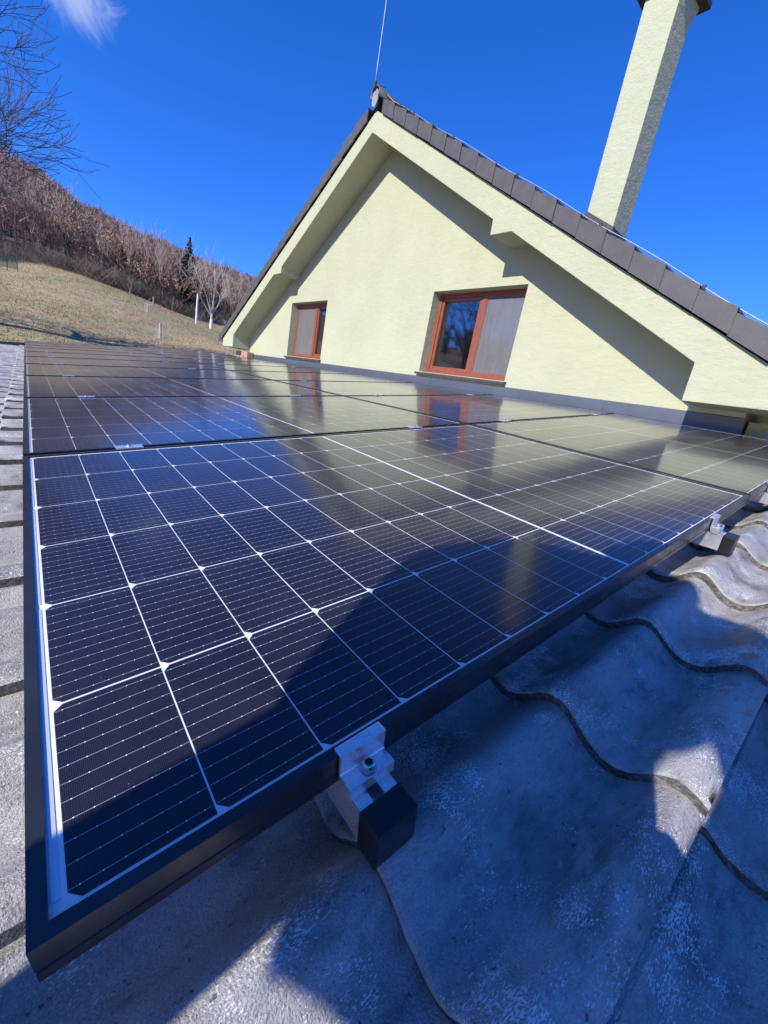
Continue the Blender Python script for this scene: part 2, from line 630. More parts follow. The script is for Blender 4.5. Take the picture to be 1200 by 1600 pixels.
FIELD_TOP = [(-40, 4.6), (-1.5, 5.0), (1.3, 5.45), (4.3, 5.55), (8.7, 5.3), (12.4, 4.65), (15.1, 4.25), (18.2, 3.9), (25, 3.4), (60, 2.5), (100, 0.0)]
HILL_TOP = [(-40, 8.5), (-22, 9.5), (-10, 13.4), (-0.9, 13.4), (1.6, 13.2), (4.5, 11.5), (8.7, 10.6), (12.2, 10.3), (14.8, 9.6), (21.7, 9.4), (30, 9.0), (60, 7.0), (100, 4.0)]
R_EDGE = 70.0


def ground_z(az, r):
    """height of the land at azimuth az (degrees from +Y towards +X) and range r"""
    a = (az + 180) % 360 - 180
    if -60 <= a <= 110:
        w = 1.0
        if a < -40: w = (a + 60) / 20
        if a > 90: w = (110 - a) / 20
    else:
        w = 0.0
    zf = lerp_tab([(0, -2.9), (9, -2.4), (13.5, -0.75), (R_EDGE, 0.31 + R_EDGE * math.tan(R(lerp_tab(FIELD_TOP, a))))], r)
    z70 = 0.31 + R_EDGE * math.tan(R(lerp_tab(FIELD_TOP, a)))
    zt = 0.31 + 260 * math.tan(R(lerp_tab(HILL_TOP, a) - 1.2))
    if r > R_EDGE:
        t = min(1.0, (r - R_EDGE) / 190.0)
        zf = z70 + (zt - z70) * (t ** 0.92)
        if r > 260:
            zf = zt + (r - 260) * 0.02
    # the side the sun comes from: valley floor and a wooded rise
    zo = lerp_tab([(0, -2.9), (40, -3.2), (110, 1.0), (330, 45.0), (900, 60.0)], r)
    bumps = 0.25 * math.sin(r * 0.11 + a * 0.21) + 0.15 * math.sin(r * 0.31 - a * 0.4)
    bumps *= min(1.0, max(0.0, (r - 14) / 20.0))
    return zf * w + zo * (1 - w) + bumps


def gpos(az, r, dz=0.0):
    return Vector((CAM.x + r * math.sin(R(az)), CAM.y + r * math.cos(R(az)), ground_z(az, r) + dz))


def ground_mat():
    mt, nt, b = new_mat('dry_winter_grass')
    v = obvec(nt)
    big = noise(nt, v, 0.09, 5, 0.6, 0.4)
    mid = noise(nt, v, 0.8, 6, 0.65)
    fine = noise(nt, v, 7.0, 5, 0.7)
    c = ramp(nt, big, [(0.3, (0.39, 0.30, 0.18)), (0.45, (0.44, 0.345, 0.20)), (0.56, (0.33, 0.31, 0.145)), (0.70, (0.38, 0.285, 0.185))])
    c = mixc(nt, mrange(nt, mid, 0.42, 0.68, 0, 0.65), c, (0.29, 0.20, 0.13))
    c = mixc(nt, mrange(nt, fine, 0.5, 0.72, 0, 0.6), c, (0.62, 0.51, 0.33))
    c = mixc(nt, mrange(nt, fine, 0.48, 0.30, 0, 0.6), c, (0.17, 0.13, 0.075))
    # leaf litter under the wood
    geo = nd(nt, 'ShaderNodeNewGeometry')
    ln = nd(nt, 'ShaderNodeVectorMath'); ln.operation = 'LENGTH'
    fl = nd(nt, 'ShaderNodeVectorMath'); fl.operation = 'MULTIPLY'
    fl.inputs[1].default_value = (1, 1, 0)
    nt.links.new(geo.outputs['Position'], fl.inputs[0])
    nt.links.new(fl.outputs[0], ln.inputs[0])
    wood = mrange(nt, ln.outputs['Value'], 69.0, 73.0)
    litter = ramp(nt, mid, [(0.3, (0.17, 0.135, 0.11)), (0.7, (0.28, 0.205, 0.16))])
    c = mixc(nt, wood, c, litter)
    nt.links.new(c, b.inputs['Base Color'])
    b.inputs['Roughness'].default_value = 1.0
    b.inputs['Specular IOR Level'].default_value = 0.05
    n1 = bump(nt, mid, 0.5, 0.4, None)
    bump(nt, fine, 0.7, 0.08, b, n1)
    return mt


M_GROUND = ground_mat()
rs = [0.5, 4, 8, 11, 13.5, 15, 17, 19, 21, 24, 27, 30, 34, 38, 43, 48, 54, 60, 66, 70, 75, 82, 92, 105, 120, 140, 165, 195, 230, 265, 320, 450, 900]
azs = [-30 + 0.75 * k for k in range(87)] + [36 + 6 * k for k in range(49)]
g = MB()
for r_ in rs:
    for a_ in azs:
        g.v.append(tuple(gpos(a_, r_)))
NA = len(azs)
for i in range(len(rs) - 1):
    for k in range(NA):
        k2 = (k + 1) % NA
        g.f.append((i * NA + k, (i + 1) * NA + k, (i + 1) * NA + k2, i * NA + k2))
        g.mi.append(0)
g.f.append(tuple(range(NA)))
g.mi.append(0)
tag(g.build('ground', M_GROUND, smooth=True, fix=False), kind='structure')

# ------------------------------------------------------------------ low roof: tiles
WAVE, TILE_W, GAUGE, TILE_L = 0.150, 0.300, 0.315, 0.395
NOSE0, JOINT0 = 0.195, -0.235


def wave(s):
    c = 0.5 + 0.5 * math.cos(2 * math.pi * (s - 0.025) / WAVE)
    return 0.040 * (c ** 1.4)


def tile_mesh(name, seed, nseg=30, nrow=4):
    rnd = random.Random(seed)
    mb = MB()
    th = 0.026
    ss = [TILE_W * 1.045 * k / nseg for k in range(nseg + 1)]
    # rows: rounded nose then straight body
    prof = [(0.004, -th), (-0.0005, -0.0065), (0.0012, -0.0025), (0.0065, 0.0)]
    prof += [(TILE_L * t, 0.0) for t in (0.12, 0.4, 0.7, 1.0)]
    k1, k2 = rnd.uniform(0, 6), rnd.uniform(0, 6)
    rows = []
    for (u, dn) in prof:
        row = []
        for s in ss:
            n = wave(s) + dn - 0.066 * u + 0.009 * (1 - s / TILE_W)
            du = (0.0018 * math.sin(s * 31 + k1) + 0.0014 * math.sin(s * 83 + k2) + rnd.uniform(-0.0009, 0.0012)) * (1.0 if u < 0.02 else 0.2)
            if s > TILE_W:
                n -= 0.010
            row.append((u + du, s, n))
        rows.append(row)
    for row in rows:
        mb.v.extend(row)
    n1 = nseg + 1
    for i in range(len(rows) - 1):
        for k in range(nseg):
            mb.f.append((i * n1 + k, (i + 1) * n1 + k, (i + 1) * n1 + k + 1, i * n1 + k + 1))
            mb.mi.append(1 if i < 1 else 0)
    # side face at s = 0 and underside of the nose
    b = len(mb.v)
    mb.v.append((0.0, 0.0, rows[0][0][2])); mb.v.append((TILE_L, 0.0, rows[-1][0][2] - th))
    mb.f.append((b, 3 * n1, (len(rows) - 1) * n1, b + 1)); mb.mi.append(1)  # dark edge colour stands in for shade in the joint
    b = len(mb.v)
    for k in range(n1):
        q = rows[0][k]
        mb.v.append((0.05, q[1], q[2] - 0.066 * 0.05))
    for k in range(nseg):
        mb.f.append((k, k + 1, b + k + 1, b + k)); mb.mi.append(1)
    return mb.mesh(name, [M_TILE, M_TILE_EDGE], smooth=True, fix=False, autosmooth=R(38))


annex = empty('tiled_low_roof_building', (0, 0, -2.9), 'low building under a weathered grey wavy tile roof carrying solar panels', 'building')
N_TILE = -0.142          # valley of the wave, below the panel plane
roof_deck = MB()
for (u0_, u1_, v0_, v1_) in ((-1.45, 3.66, -3.2, 11.98),):
    vs = [RP(u0_, v0_, -0.20), RP(u1_, v0_, -0.20), RP(u1_, v1_, -0.20), RP(u0_, v1_, -0.20),
          RP(u0_, v0_, -0.30), RP(u1_, v0_, -0.30), RP(u1_, v1_, -0.30), RP(u0_, v1_, -0.30)]
    roof_deck.add(vs, [(0, 1, 2, 3), (7, 6, 5, 4), (0, 4, 5, 1), (1, 5, 6, 2), (2, 6, 7, 3), (3, 7, 4, 0)])
roof_o = roof_deck.build('roof', M_BARK, annex, org=annex.location)
body = MB().box(-1.0, 3.55, -2.9, 11.7, -2.95, -0.62)
body.build('wall', M_WALLGREY, annex, org=annex.location)

tile_meshes = [tile_mesh('roof_tile_%d' % k, 11 + k) for k in range(4)]
tile_far = tile_mesh('roof_tile_far', 5, nseg=14)
rnd = random.Random(4)
ROOF_Q = ROOF_M.to_4x4()
rest = MB()
far_v = [tuple(v.co) for v in tile_far.vertices]
far_f = [tuple(p.vertices) for p in tile_far.polygons]
far_m = [p.material_index for p in tile_far.polygons]
n_tiles = 0
for i in range(-5, 12):
    for k in range(-9, 41):
        u = NOSE0 + i * GAUGE
        v = JOINT0 + k * TILE_W
        if u > 3.52:
            continue
        near = (v < 0.36 and v > -1.2 and u > -0.5) or (u < 0.1 and u > -0.6 and v > -0.9) or (u > 3.2 and v < 1.2 and v > -1.2)
        if near:
            j = Matrix.Rotation(rnd.uniform(-0.006, 0.006), 4, 'Z') @ Matrix.Rotation(rnd.uniform(-0.004, 0.004), 4, 'X')
            mw = ROOF_Q @ Matrix.Translation((u + rnd.uniform(-0.004, 0.004), v + rnd.uniform(-0.0015, 0.0015), N_TILE + rnd.uniform(-0.0015, 0.0015))) @ j
            o = bpy.data.objects.new('roof_tile', rnd.choice(tile_meshes))
            col.objects.link(o)
            o.parent = roof_o
            o.matrix_basis = Matrix.Translation(-annex.location) @ mw
            n_tiles += 1
        else:
            b = len(rest.v)
            for q in far_v:
                p = RP(u + q[0], v + q[1], N_TILE + q[2])
                rest.v.append(tuple(p))
            for f, mi in zip(far_f, far_m):
                rest.f.append(tuple(b + z for z in f)); rest.mi.append(mi)
o = rest.build('roof_tiles_beyond', [M_TILE, M_TILE_EDGE], roof_o, org=annex.location, smooth=True, fix=False, autosmooth=R(55))
tag(o, kind='stuff')
# eave gutter and verge strip at the far end
gm = MB()
pts = []
for k in range(13):
    t = math.pi * k / 12
    pts.append((-1.53 - 0.065 * math.cos(t), -0.23 - 0.065 * math.sin(t)))
for a, b2 in zip(pts, pts[1:]):
    q = [RP(a[0], -3.2, a[1]), RP(b2[0], -3.2, b2[1]), RP(b2[0], 12.05, b2[1]), RP(a[0], 12.05, a[1])]
    gm.add(q, [(0, 1, 2, 3)])
gm.build('gutter', M_GUTTER, annex, org=annex.location, smooth=True)
vg = MB()
vs = []
for n_ in (-0.30, -0.05):
    for (u_, v_) in ((-1.5, 12.00), (3.6, 12.00), (3.6, 12.06), (-1.5, 12.06)):
        vs.append(RP(u_, v_, n_))
vg.add(vs, [(0, 3, 2, 1), (4, 5, 6, 7), (0, 1, 5, 4), (1, 2, 6, 5), (2, 3, 7, 6), (3, 0, 4, 7)])
vg.build('verge_board', M_GUTTER, annex, org=annex.location)

# ------------------------------------------------------------------ solar panels
CP, ROWP = 1.7386, 1.1566
PU0, PV0 = -0.0201, -0.0151
PW, PD, PH = 1.7190, 1.1345, 0.030
CU, CV = 0.092982, 0.184009
CGAP = 0.0066
CELL_W, CELL_D = 0.0915, 0.1817


def cell_outline(flip):
    ch = 0.0072
    pts_ = [(ch, 0), (CELL_W, 0), (CELL_W, CELL_D), (ch, CELL_D), (0, CELL_D - ch), (0, ch)]
    if flip:
        pts_ = [(CELL_W - x, y) for x, y in pts_][::-1]
    return pts_


def cell_mesh(flip):
    pl = cell_outline(flip)
    mb = MB()
    mb.add([(x, y, 0) for x, y in pl], [tuple(range(6))], uvs=pl)
    return mb.mesh('solar_cell', M_CELL, fix=False)


CELL_A, CELL_B = cell_mesh(False), cell_mesh(True)


def cell_pos(c, r):
    u = 0.0201 + c * CU + (CGAP if c >= 9 else 0.0)
    return u, 0.0151 + r * CV


frame_mb = MB()
LIP = 0.0105
prof_f = [(0, 0.0035), (LIP, 0.0035), (LIP, 0.0014), (0.0022, 0.0014), (0.0022, -PH + 0.002), (0.022, -PH + 0.002), (0.022, -PH), (0, -PH), (0, -0.021), (0.0009, -0.0205), (0.0009, -0.0185), (0, -0.018)]
np_ = len(prof_f)


def corner(d, k):
    x = [d, PW - d, PW - d, d][k]
    y = [d, d, PD - d, PD - d][k]
    return x, y


for k in range(4):
    for (d, n_) in prof_f:
        x, y = corner(d, k)
        frame_mb.v.append((x, y, n_))
for k in range(4):
    k2 = (k + 1) % 4
    for i in range(np_):
        i2 = (i + 1) % np_
        frame_mb.f.append((k * np_ + i, k2 * np_ + i, k2 * np_ + i2, k * np_ + i2)); frame_mb.mi.append(0)
FRAME_ME = frame_mb.mesh('frame', M_FRAME)
BACK_ME = MB().box(0.004, PW - 0.004, 0.004, PD - 0.004, -0.0048, -0.00025).mesh('backsheet', M_BACK)
gb = MB()
gb.add([(0.004, 0.004, 0.0012), (PW - 0.004, 0.004, 0.0012), (PW - 0.004, PD - 0.004, 0.0012), (0.004, PD - 0.004, 0.0012)], [(0, 1, 2, 3)])
GLASS_ME = gb.mesh('glass', M_PGLASS, fix=False)
rib_mb = MB()
RIB_ME = rib_mb.box(0, 0.0046, 0, 2 * CV - 0.012, -0.0002, 0.0004).mesh('ribbon', M_RIBBON)
allc = MB()
for c_ in range(18):
    for r_ in range(6):
        u, v = cell_pos(c_, r_)
        pl = cell_outline(c_ >= 9)
        allc.add([(x + u, y + v, 0) for x, y in pl], [tuple(range(6))], uvs=pl)
ALLCELL_ME = allc.mesh('solar_cells', M_CELL, fix=False)

A_TILT = 0.02215
VB = PV0 + ROWP - 0.01
ordinal = ['nearest', 'second', 'third', 'fourth', 'fifth', 'sixth', 'seventh', 'eighth', 'ninth', 'tenth and farthest']
for j in range(10):
    for i in range(2):
        u0, v0 = PU0 + i * CP, PV0 + j * ROWP
        P0 = Matrix.Translation(RP(0, 0, 0)) @ ROOF_Q
        if j == 0:
            loc = Matrix.Translation((u0, v0, A_TILT * (v0 - VB))) @ Matrix.Rotation(math.atan(A_TILT), 4, 'X')
        else:
            loc = Matrix.Translation((u0, v0, 0))
        side = 'column away from the house wall' if i == 0 else 'column beside the house wall'
        if j == 0 and i == 0:
            lab = 'large nearest black-framed solar panel in the foreground, half under the shadow'
        elif j == 0:
            lab = 'black-framed solar panel at the right edge, nearest of the column beside the house wall'
        else:
            lab = '%s solar panel in the %s' % (ordinal[j], side) if j < 9 else 'farthest solar panel in the %s' % side
        e = empty('solar_panel', (0, 0, 0), lab, 'solar panel', 'solar panels on the tiled roof')
        e.matrix_world = P0 @ loc
        put('frame', FRAME_ME, e)
        put('backsheet', BACK_ME, e)
        put('glass', GLASS_ME, e)
        if j < 4:
            for q in range(3):
                for xx in (0.0118, PW - 0.0104 - 0.006):
                    put('ribbon', RIB_ME, e, (xx, 0.0151 + 0.006 + q * 2 * CV, 0))
        if j < 3:
            for c_ in range(18):
                for r_ in range(6):
                    u, v = cell_pos(c_, r_)
                    put('solar_cell', CELL_B if c_ >= 9 else CELL_A, e, (u, v, 0))
        else:
            tag(put('solar_cells', ALLCELL_ME, e), kind='stuff')

# ------------------------------------------------------------------ rails and clamps
RAILS = [0.215, 1.335, 2.02, 3.10]
RAIL_W, RAIL_H, RAIL_TOP = 0.042, 0.040, -0.0585
V_END = -0.069
rail_names = ['aluminium mounting rail with black end cap poking out below the near clamp',
              'aluminium mounting rail with end cap poking out under the right part of the nearest panel',
              'aluminium mounting rail ending just outside the right edge of the picture',
              'aluminium mounting rail under the panels closest to the house wall']


def rail_poly(w, h, slot=True):
    if not slot:
        return [(-w / 2, -h), (w / 2, -h), (w / 2, 0), (-w / 2, 0)]
    return [(-w / 2, -h), (w / 2, -h), (w / 2, 0), (0.0065, 0), (0.0065, -0.003), (0.011, -0.003), (0.011, -0.014), (-0.011, -0.014), (-0.011, -0.003), (-0.0065, -0.003), (-0.0065, 0), (-w / 2, 0)]


for q, u in enumerate(RAILS):
    base = RP(u, V_END, RAIL_TOP)
    e = empty('mounting_rail', base, rail_names[q], 'rail', 'mounting rails under the panels')
    mb = MB().prism(rail_poly(RAIL_W, RAIL_H), lambda x, n: RP(u + x, V_END, RAIL_TOP + n), lambda x, n: RP(u + x, 11.52, RAIL_TOP + n))
    mb.build('rail_tube', M_ALU, e, org=base, tri=True)
    mb = MB().prism(rail_poly(RAIL_W + 0.005, RAIL_H + 0.005, False), lambda x, n: RP(u + x, V_END - 0.004, RAIL_TOP + 0.0025 + n), lambda x, n: RP(u + x, V_END + 0.022, RAIL_TOP + 0.0025 + n))
    mb.build('end_cap', M_CAP if q == 0 else M_CAP, e, org=base, bevel=0.0022)

# Z-shaped end clamps
clamp_names = ['silver end clamp with hex bolt gripping the frame of the nearest panel in front',
               'silver end clamp with hex bolt on the right part of the nearest panel',
               'silver end clamp just outside the right edge of the picture',
               'silver end clamp of the panel column by the house wall']


def bolt_parts(e, base, u, v, n):
    def P(x, y, z): return RP(u + x, v + y, n + z)
    mb = MB()
    ring = lambda r_, z: [P(r_ * math.cos(2 * math.pi * k / 20), r_ * math.sin(2 * math.pi * k / 20), z) for k in range(20)]
    vs, fs = [], []
    for (r_, z) in ((0.0058, 0.0), (0.0058, 0.0066), (0.0053, 0.0072), (0.0036, 0.0072), (0.0032, 0.0034)):
        vs += ring(r_, z)
    for i in range(4):
        for k in range(20):
            k2 = (k + 1) % 20
            fs.append((i * 20 + k, i * 20 + k2, (i + 1) * 20 + k2, (i + 1) * 20 + k))
    mb.add(vs, fs)
    bo = mb.build('bolt', M_STEEL, e, org=base, smooth=True, autosmooth=R(35), fix=False)
    hx = MB()
    hx.add([P(0.0033 * math.cos(math.pi * k / 3), 0.0033 * math.sin(math.pi * k / 3), 0.0040) for k in range(6)], [tuple(range(6))])
    hx.build('hex_socket', M_HOLE, bo, org=base, fix=False)
    ws = MB()
    vs = ring(0.0074, 0.0) + ring(0.0074, 0.0010) + ring(0.0054, 0.0010)
    fs = []
    for i in range(2):
        for k in range(20):
            k2 = (k + 1) % 20
            fs.append((i * 20 + k, i * 20 + k2, (i + 1) * 20 + k2, (i + 1) * 20 + k))
    ws.add(vs, fs)
    ws.build('washer', M_STEEL, bo, org=base, fix=False)


for q, u in enumerate(RAILS):
    vE = PV0
    nT = A_TILT * (PV0 - VB) + 0.0035
    base = RP(u, vE - 0.012, RAIL_TOP)
    e = empty('end_clamp', base, clamp_names[q], 'clamp', 'end clamps on the near panel edge')
    # outline in (v, n): lip on the frame, wall down, shelf, foot to the rail
    b = RAIL_TOP - nT
    ol = [(0.0065, 0.0032), (0.0065, 0.0004), (-0.0016, 0.0004), (-0.0016, b + 0.012), (-0.006, b + 0.001), (-0.0185, b + 0.001), (-0.0210, b + 0.0035), (-0.0210, b + 0.0165), (-0.0056, b + 0.0165), (-0.0048, b + 0.0178), (-0.0052, 0.0032)]
    mb = MB().prism(ol, lambda y, n: RP(u - 0.025, vE + y, nT + n), lambda y, n: RP(u + 0.025, vE + y, nT + n))
    mb.build('bracket', M_ALU, e, org=base, bevel=0.0007)
    bolt_parts(e, base, u, vE - 0.0130, RAIL_TOP + 0.0177)

# T-shaped clamps between the rows
mid0 = None
col_txt = ['leftmost rail', 'second rail from the left', 'third rail from the left', 'rail by the house wall']
for j in range(1, 10):
    for q, u in enumerate(RAILS):
        v = PV0 + j * ROWP - 0.011
        base = RP(u, v, 0)
        if j == 1:
            lab = 'silver middle clamp behind the nearest panel row, on the %s' % col_txt[q]
        else:
            lab = 'silver middle clamp after the %s panel row, on the %s' % (ordinal[j - 1].replace(' and farthest', ''), col_txt[q])
        e = empty('middle_clamp', base, lab, 'clamp', 'middle clamps between the panels')
        ol = [(-0.0180, 0.0039), (0.0180, 0.0039), (0.0180, 0.0068), (0.0105, 0.0068), (0.0095, 0.0048), (-0.0095, 0.0048), (-0.0105, 0.0068), (-0.0180, 0.0068)]
        mb = MB().prism(ol, lambda y, n: RP(u - 0.034, v + y, n), lambda y, n: RP(u + 0.034, v + y, n))
        mb.build('bracket', M_ALU, e, org=base)
        if j < 4:
            bolt_parts(e, base, u, v, 0.0042)

# ------------------------------------------------------------------ gable house
XW, XF = 3.665, 3.3004
APEX = (4.83, 3.456)
SLR, SLL = 0.578, 0.5545


def ztop(y):
    return APEX[1] - (APEX[0] - y) * SLR if y <= APEX[0] else APEX[1] - (y - APEX[0]) * SLL


house = empty('gable_house', (XW, 4.8, -2.9), 'pale lime stuccoed gable end of the house with brown tile verge and two windows', 'house')
HO = house.location
WINS = [(2.385, 3.648, 0.632, 1.527), (6.017, 7.225, 0.632, 1.527)]
WY0, WY1 = 0.42, 8.98
wb = MB()
ys = [WY0, WINS[0][0], WINS[0][1], APEX[0], WINS[1][0], WINS[1][1], WY1]
for a, b in zip(ys, ys[1:]):
    win = [w for w in WINS if abs(w[0] - a) < 1e-6]
    if win:
        w = win[0]
        wb.add([(XW, a, -2.9), (XW, b, -2.9), (XW, b, w[2]), (XW, a, w[2])], [(3, 2, 1, 0)])
        wb.add([(XW, a, w[3]), (XW, b, w[3]), (XW, b, ztop(b)), (XW, a, ztop(a))], [(3, 2, 1, 0)])
        D = XW + 0.20
        for (p, q_) in (((a, w[2]), (a, w[3])), ((a, w[3]), (b, w[3])), ((b, w[3]), (b, w[2])), ((b, w[2]), (a, w[2]))):
            wb.add([(XW, p[0], p[1]), (XW, q_[0], q_[1]), (D, q_[0], q_[1]), (D, p[0], p[1])], [(0, 1, 2, 3)])
    else:
        wb.add([(XW, a, -2.9), (XW, b, -2.9), (XW, b, ztop(b)), (XW, a, ztop(a))], [(3, 2, 1, 0)])
# side and rear walls
XB = XW + 9.0
wb.add([(XW, WY0, -2.9), (XB, WY0, -2.9), (XB, WY0, ztop(WY0)), (XW, WY0, ztop(WY0))], [(0, 1, 2, 3)])
wb.add([(XW, WY1, -2.9), (XB, WY1, -2.9), (XB, WY1, ztop(WY1)), (XW, WY1, ztop(WY1))], [(3, 2, 1, 0)])
wb.add([(XB, WY0, -2.9), (XB, WY1, -2.9), (XB, WY1, ztop(WY1)), (XB, APEX[0], APEX[1]), (XB, WY0, ztop(WY0))], [(0, 1, 2, 3, 4)])
wb.build('wall', M_STUCCO, house, org=HO, fix=False)

band = [(0.05, ztop(0.05)), APEX, (9.61, ztop(9.61)), (9.603, 0.647), (9.005, 0.647), (9.002, 0.884), (7.288, 1.885), (7.02, 1.885), (7.01, 1.981),
        (4.855, 3.244), (2.68, 1.981), (2.672, 1.85), (2.44, 1.85), (0.72, 0.851), (0.715, 0.61), (0.05, 0.61)]
mb = MB().prism(band, lambda y, z: (XF, y, z), lambda y, z: (XW + 0.04, y, z))
mb.build('rake_fascia', M_STUCCO, house, org=HO, tri=True, bevel=0.006)

# window units
def window(y0, y1, z0, z1, screen_high_y, mull):
    D = XW + 0.115
    wv = MB()
    fw = 0.046
    for (a, b, c, d) in ((y0, y0 + fw, z0, z1), (y1 - fw, y1, z0, z1), (y0 + fw, y1 - fw, z0, z0 + fw * 1.15), (y0 + fw, y1 - fw, z1 - fw, z1), (mull - 0.030, mull + 0.030, z0 + fw * 1.15, z1 - fw)):
        wv.box(D, D + 0.07, a, b, c, d)
    wo = wv.build('window', M_WOOD, house, org=HO, bevel=0.004)
    spans = [(y0 + fw, mull - 0.030), (mull + 0.030, y1 - fw)]
    for k, (a, b) in enumerate(spans):
        scr = (k == 1) == screen_high_y
        sb = MB()
        sw = 0.036
        c, d = z0 + fw * 1.15, z1 - fw
        if not scr:
            X0, X1 = D + 0.012, D + 0.055
            for (p, q_, r_, s_) in ((a, a + sw, c, d), (b - sw, b, c, d), (a + sw, b - sw, c, c + sw), (a + sw, b - sw, d - sw, d)):
                sb.box(X0, X1, p, q_, r_, s_)
            sb.build('sash', M_WOOD, wo, org=HO, bevel=0.004)
        pb = MB()
        g0, g1, g2, g3 = (a + 0.03, b - 0.03, c + 0.03, d - 0.03) if not scr else (a, b, c, d)
        pb.add([(D + 0.038, g0, g2), (D + 0.038, g1, g2), (D + 0.038, g1, g3), (D + 0.038, g0, g3)], [(3, 2, 1, 0)])
        pb.build('pane', M_PANE, wo, org=HO, fix=False)
        if scr:
            s2 = MB()
            s2.add([(D + 0.010, a, c), (D + 0.010, b, c), (D + 0.010, b, d), (D + 0.010, a, d)], [(3, 2, 1, 0)])
            s2.build('insect_screen', M_SCREEN, wo, org=HO, fix=False)
            s3 = MB()
            for (p, q_, r_, s_) in ((a, a + 0.014, c, d), (b - 0.014, b, c, d), (a + 0.014, b - 0.014, c, c + 0.014), (a + 0.014, b - 0.014, d - 0.014, d)):
                s3.box(D + 0.004, D + 0.016, p, q_, r_, s_)
            s3.build('screen_frame', M_LIGHTGREY if False else M_WOOD, wo, org=HO)
    sl = MB()
    sl.prism([(XW - 0.045, z0 - 0.012), (XW - 0.045, z0 - 0.034), (XW - 0.038, z0 - 0.034), (XW - 0.038, z0 - 0.018), (D + 0.0, z0 - 0.004), (D, z0 + 0.003), (XW - 0.04, z0 - 0.010)],
             lambda x, z: (x, y0 - 0.03, z), lambda x, z: (x, y1 + 0.03, z))
    sl.build('sill', M_SILLDARK, wo, org=HO, tri=True)
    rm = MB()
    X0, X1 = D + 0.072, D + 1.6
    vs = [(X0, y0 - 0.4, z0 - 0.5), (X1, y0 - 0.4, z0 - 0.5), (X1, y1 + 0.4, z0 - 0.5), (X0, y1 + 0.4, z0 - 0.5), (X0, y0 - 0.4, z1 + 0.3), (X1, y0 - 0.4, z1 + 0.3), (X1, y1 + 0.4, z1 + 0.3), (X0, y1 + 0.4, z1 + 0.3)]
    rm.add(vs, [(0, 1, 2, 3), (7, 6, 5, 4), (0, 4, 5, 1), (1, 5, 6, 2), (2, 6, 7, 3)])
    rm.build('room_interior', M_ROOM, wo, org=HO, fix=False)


window(*WINS[0], False, 2.97)
window(*WINS[1], True, 6.52)

# sheet flashing at the foot of the wall
fl = MB()
TOPZ = 0.577
fl.prism([(XW - 0.003, TOPZ), (XW - 0.014, TOPZ - 0.006), (XW - 0.012, 0.40), (XW - 0.11, 0.355), (XW - 0.11, 0.352), (XW - 0.003, 0.395)], lambda x, z: (x, 0.415, z), lambda x, z: (x, 8.975, z))
fo = fl.build('wall_flashing', M_FLASH, house, org=HO, tri=True)
for y in (1.35, 3.4, 5.2, 7.3):
    jb = MB().box(XW - 0.0165, XW - 0.0145, y - 0.004, y + 0.004, 0.40, TOPZ - 0.008)
    jb.build('flashing_seam', M_FLASH, fo, org=HO)
# bricks showing under the left kneeler
for k, (y0, y1) in enumerate(((8.70, 8.90), (8.915, 9.13), (9.145, 9.34))):
    bb = MB().box(XW - 0.16, XW - 0.02, y0, y1, 0.47, 0.60)
    bb.build('brick', M_BRICK, house, org=HO, bevel=0.008)
# recessed wall stub and drain elbow under the right kneeler
MB().box(XW + 0.06, XW + 0.5, -0.5, 0.40, -2.9, 0.56).build('wall_return', M_STUCCO, house, org=HO)
el = MB()
pts = [(XW - 0.06, 0.30, 0.40), (XW - 0.08, 0.22, 0.49), (XW - 0.10, 0.10, 0.535), (XW - 0.10, -0.1, 0.55), (XW - 0.10, -0.5, 0.55)]
el.tube(pts, 0.042, 14)
el.build('drain_elbow', M_WALLGREY, house, org=HO, smooth=True, autosmooth=R(50))

# roof covering (stepped courses) over both slopes
VT = 0.150
rc = MB()
NCO = 20
XR0, XR1 = XF + 0.03, XB + 0.4
for side in (0, 1):
    y_e = -0.12 if side == 0 else 9.78
    sl = SLR if side == 0 else SLL
    for k in range(NCO):
        ya = APEX[0] + (y_e - APEX[0]) * k / NCO
        yb = APEX[0] + (y_e - APEX[0]) * (k + 1) / NCO
        za, zb = ztop(ya) + VT - 0.045, ztop(yb) + VT - 0.020
        rc.add([(XR0, ya, za), (XR1, ya, za), (XR1, yb, zb), (XR0, yb, zb)], [(0, 1, 2, 3)])
        rc.add([(XR0, yb, zb), (XR1, yb, zb), (XR1, yb, zb - 0.025), (XR0, yb, zb - 0.025)], [(0, 1, 2, 3)])
    ya, yb = APEX[0], y_e
    rc.add([(XR0, ya, ztop(ya) + 0.02), (XR1, ya, ztop(ya) + 0.02), (XR1, yb, ztop(yb) + 0.02), (XR0, yb, ztop(yb) + 0.02)], [(3, 2, 1, 0)])
    rc.add([(XR0, yb, ztop(yb) + VT - 0.045), (XR1, yb, ztop(yb) + VT - 0.045), (XR1, yb, ztop(yb) + 0.02), (XR0, yb, ztop(yb) + 0.02)], [(0, 1, 2, 3)])
roof_h = rc.build('roof', M_VERGE, house, org=HO)

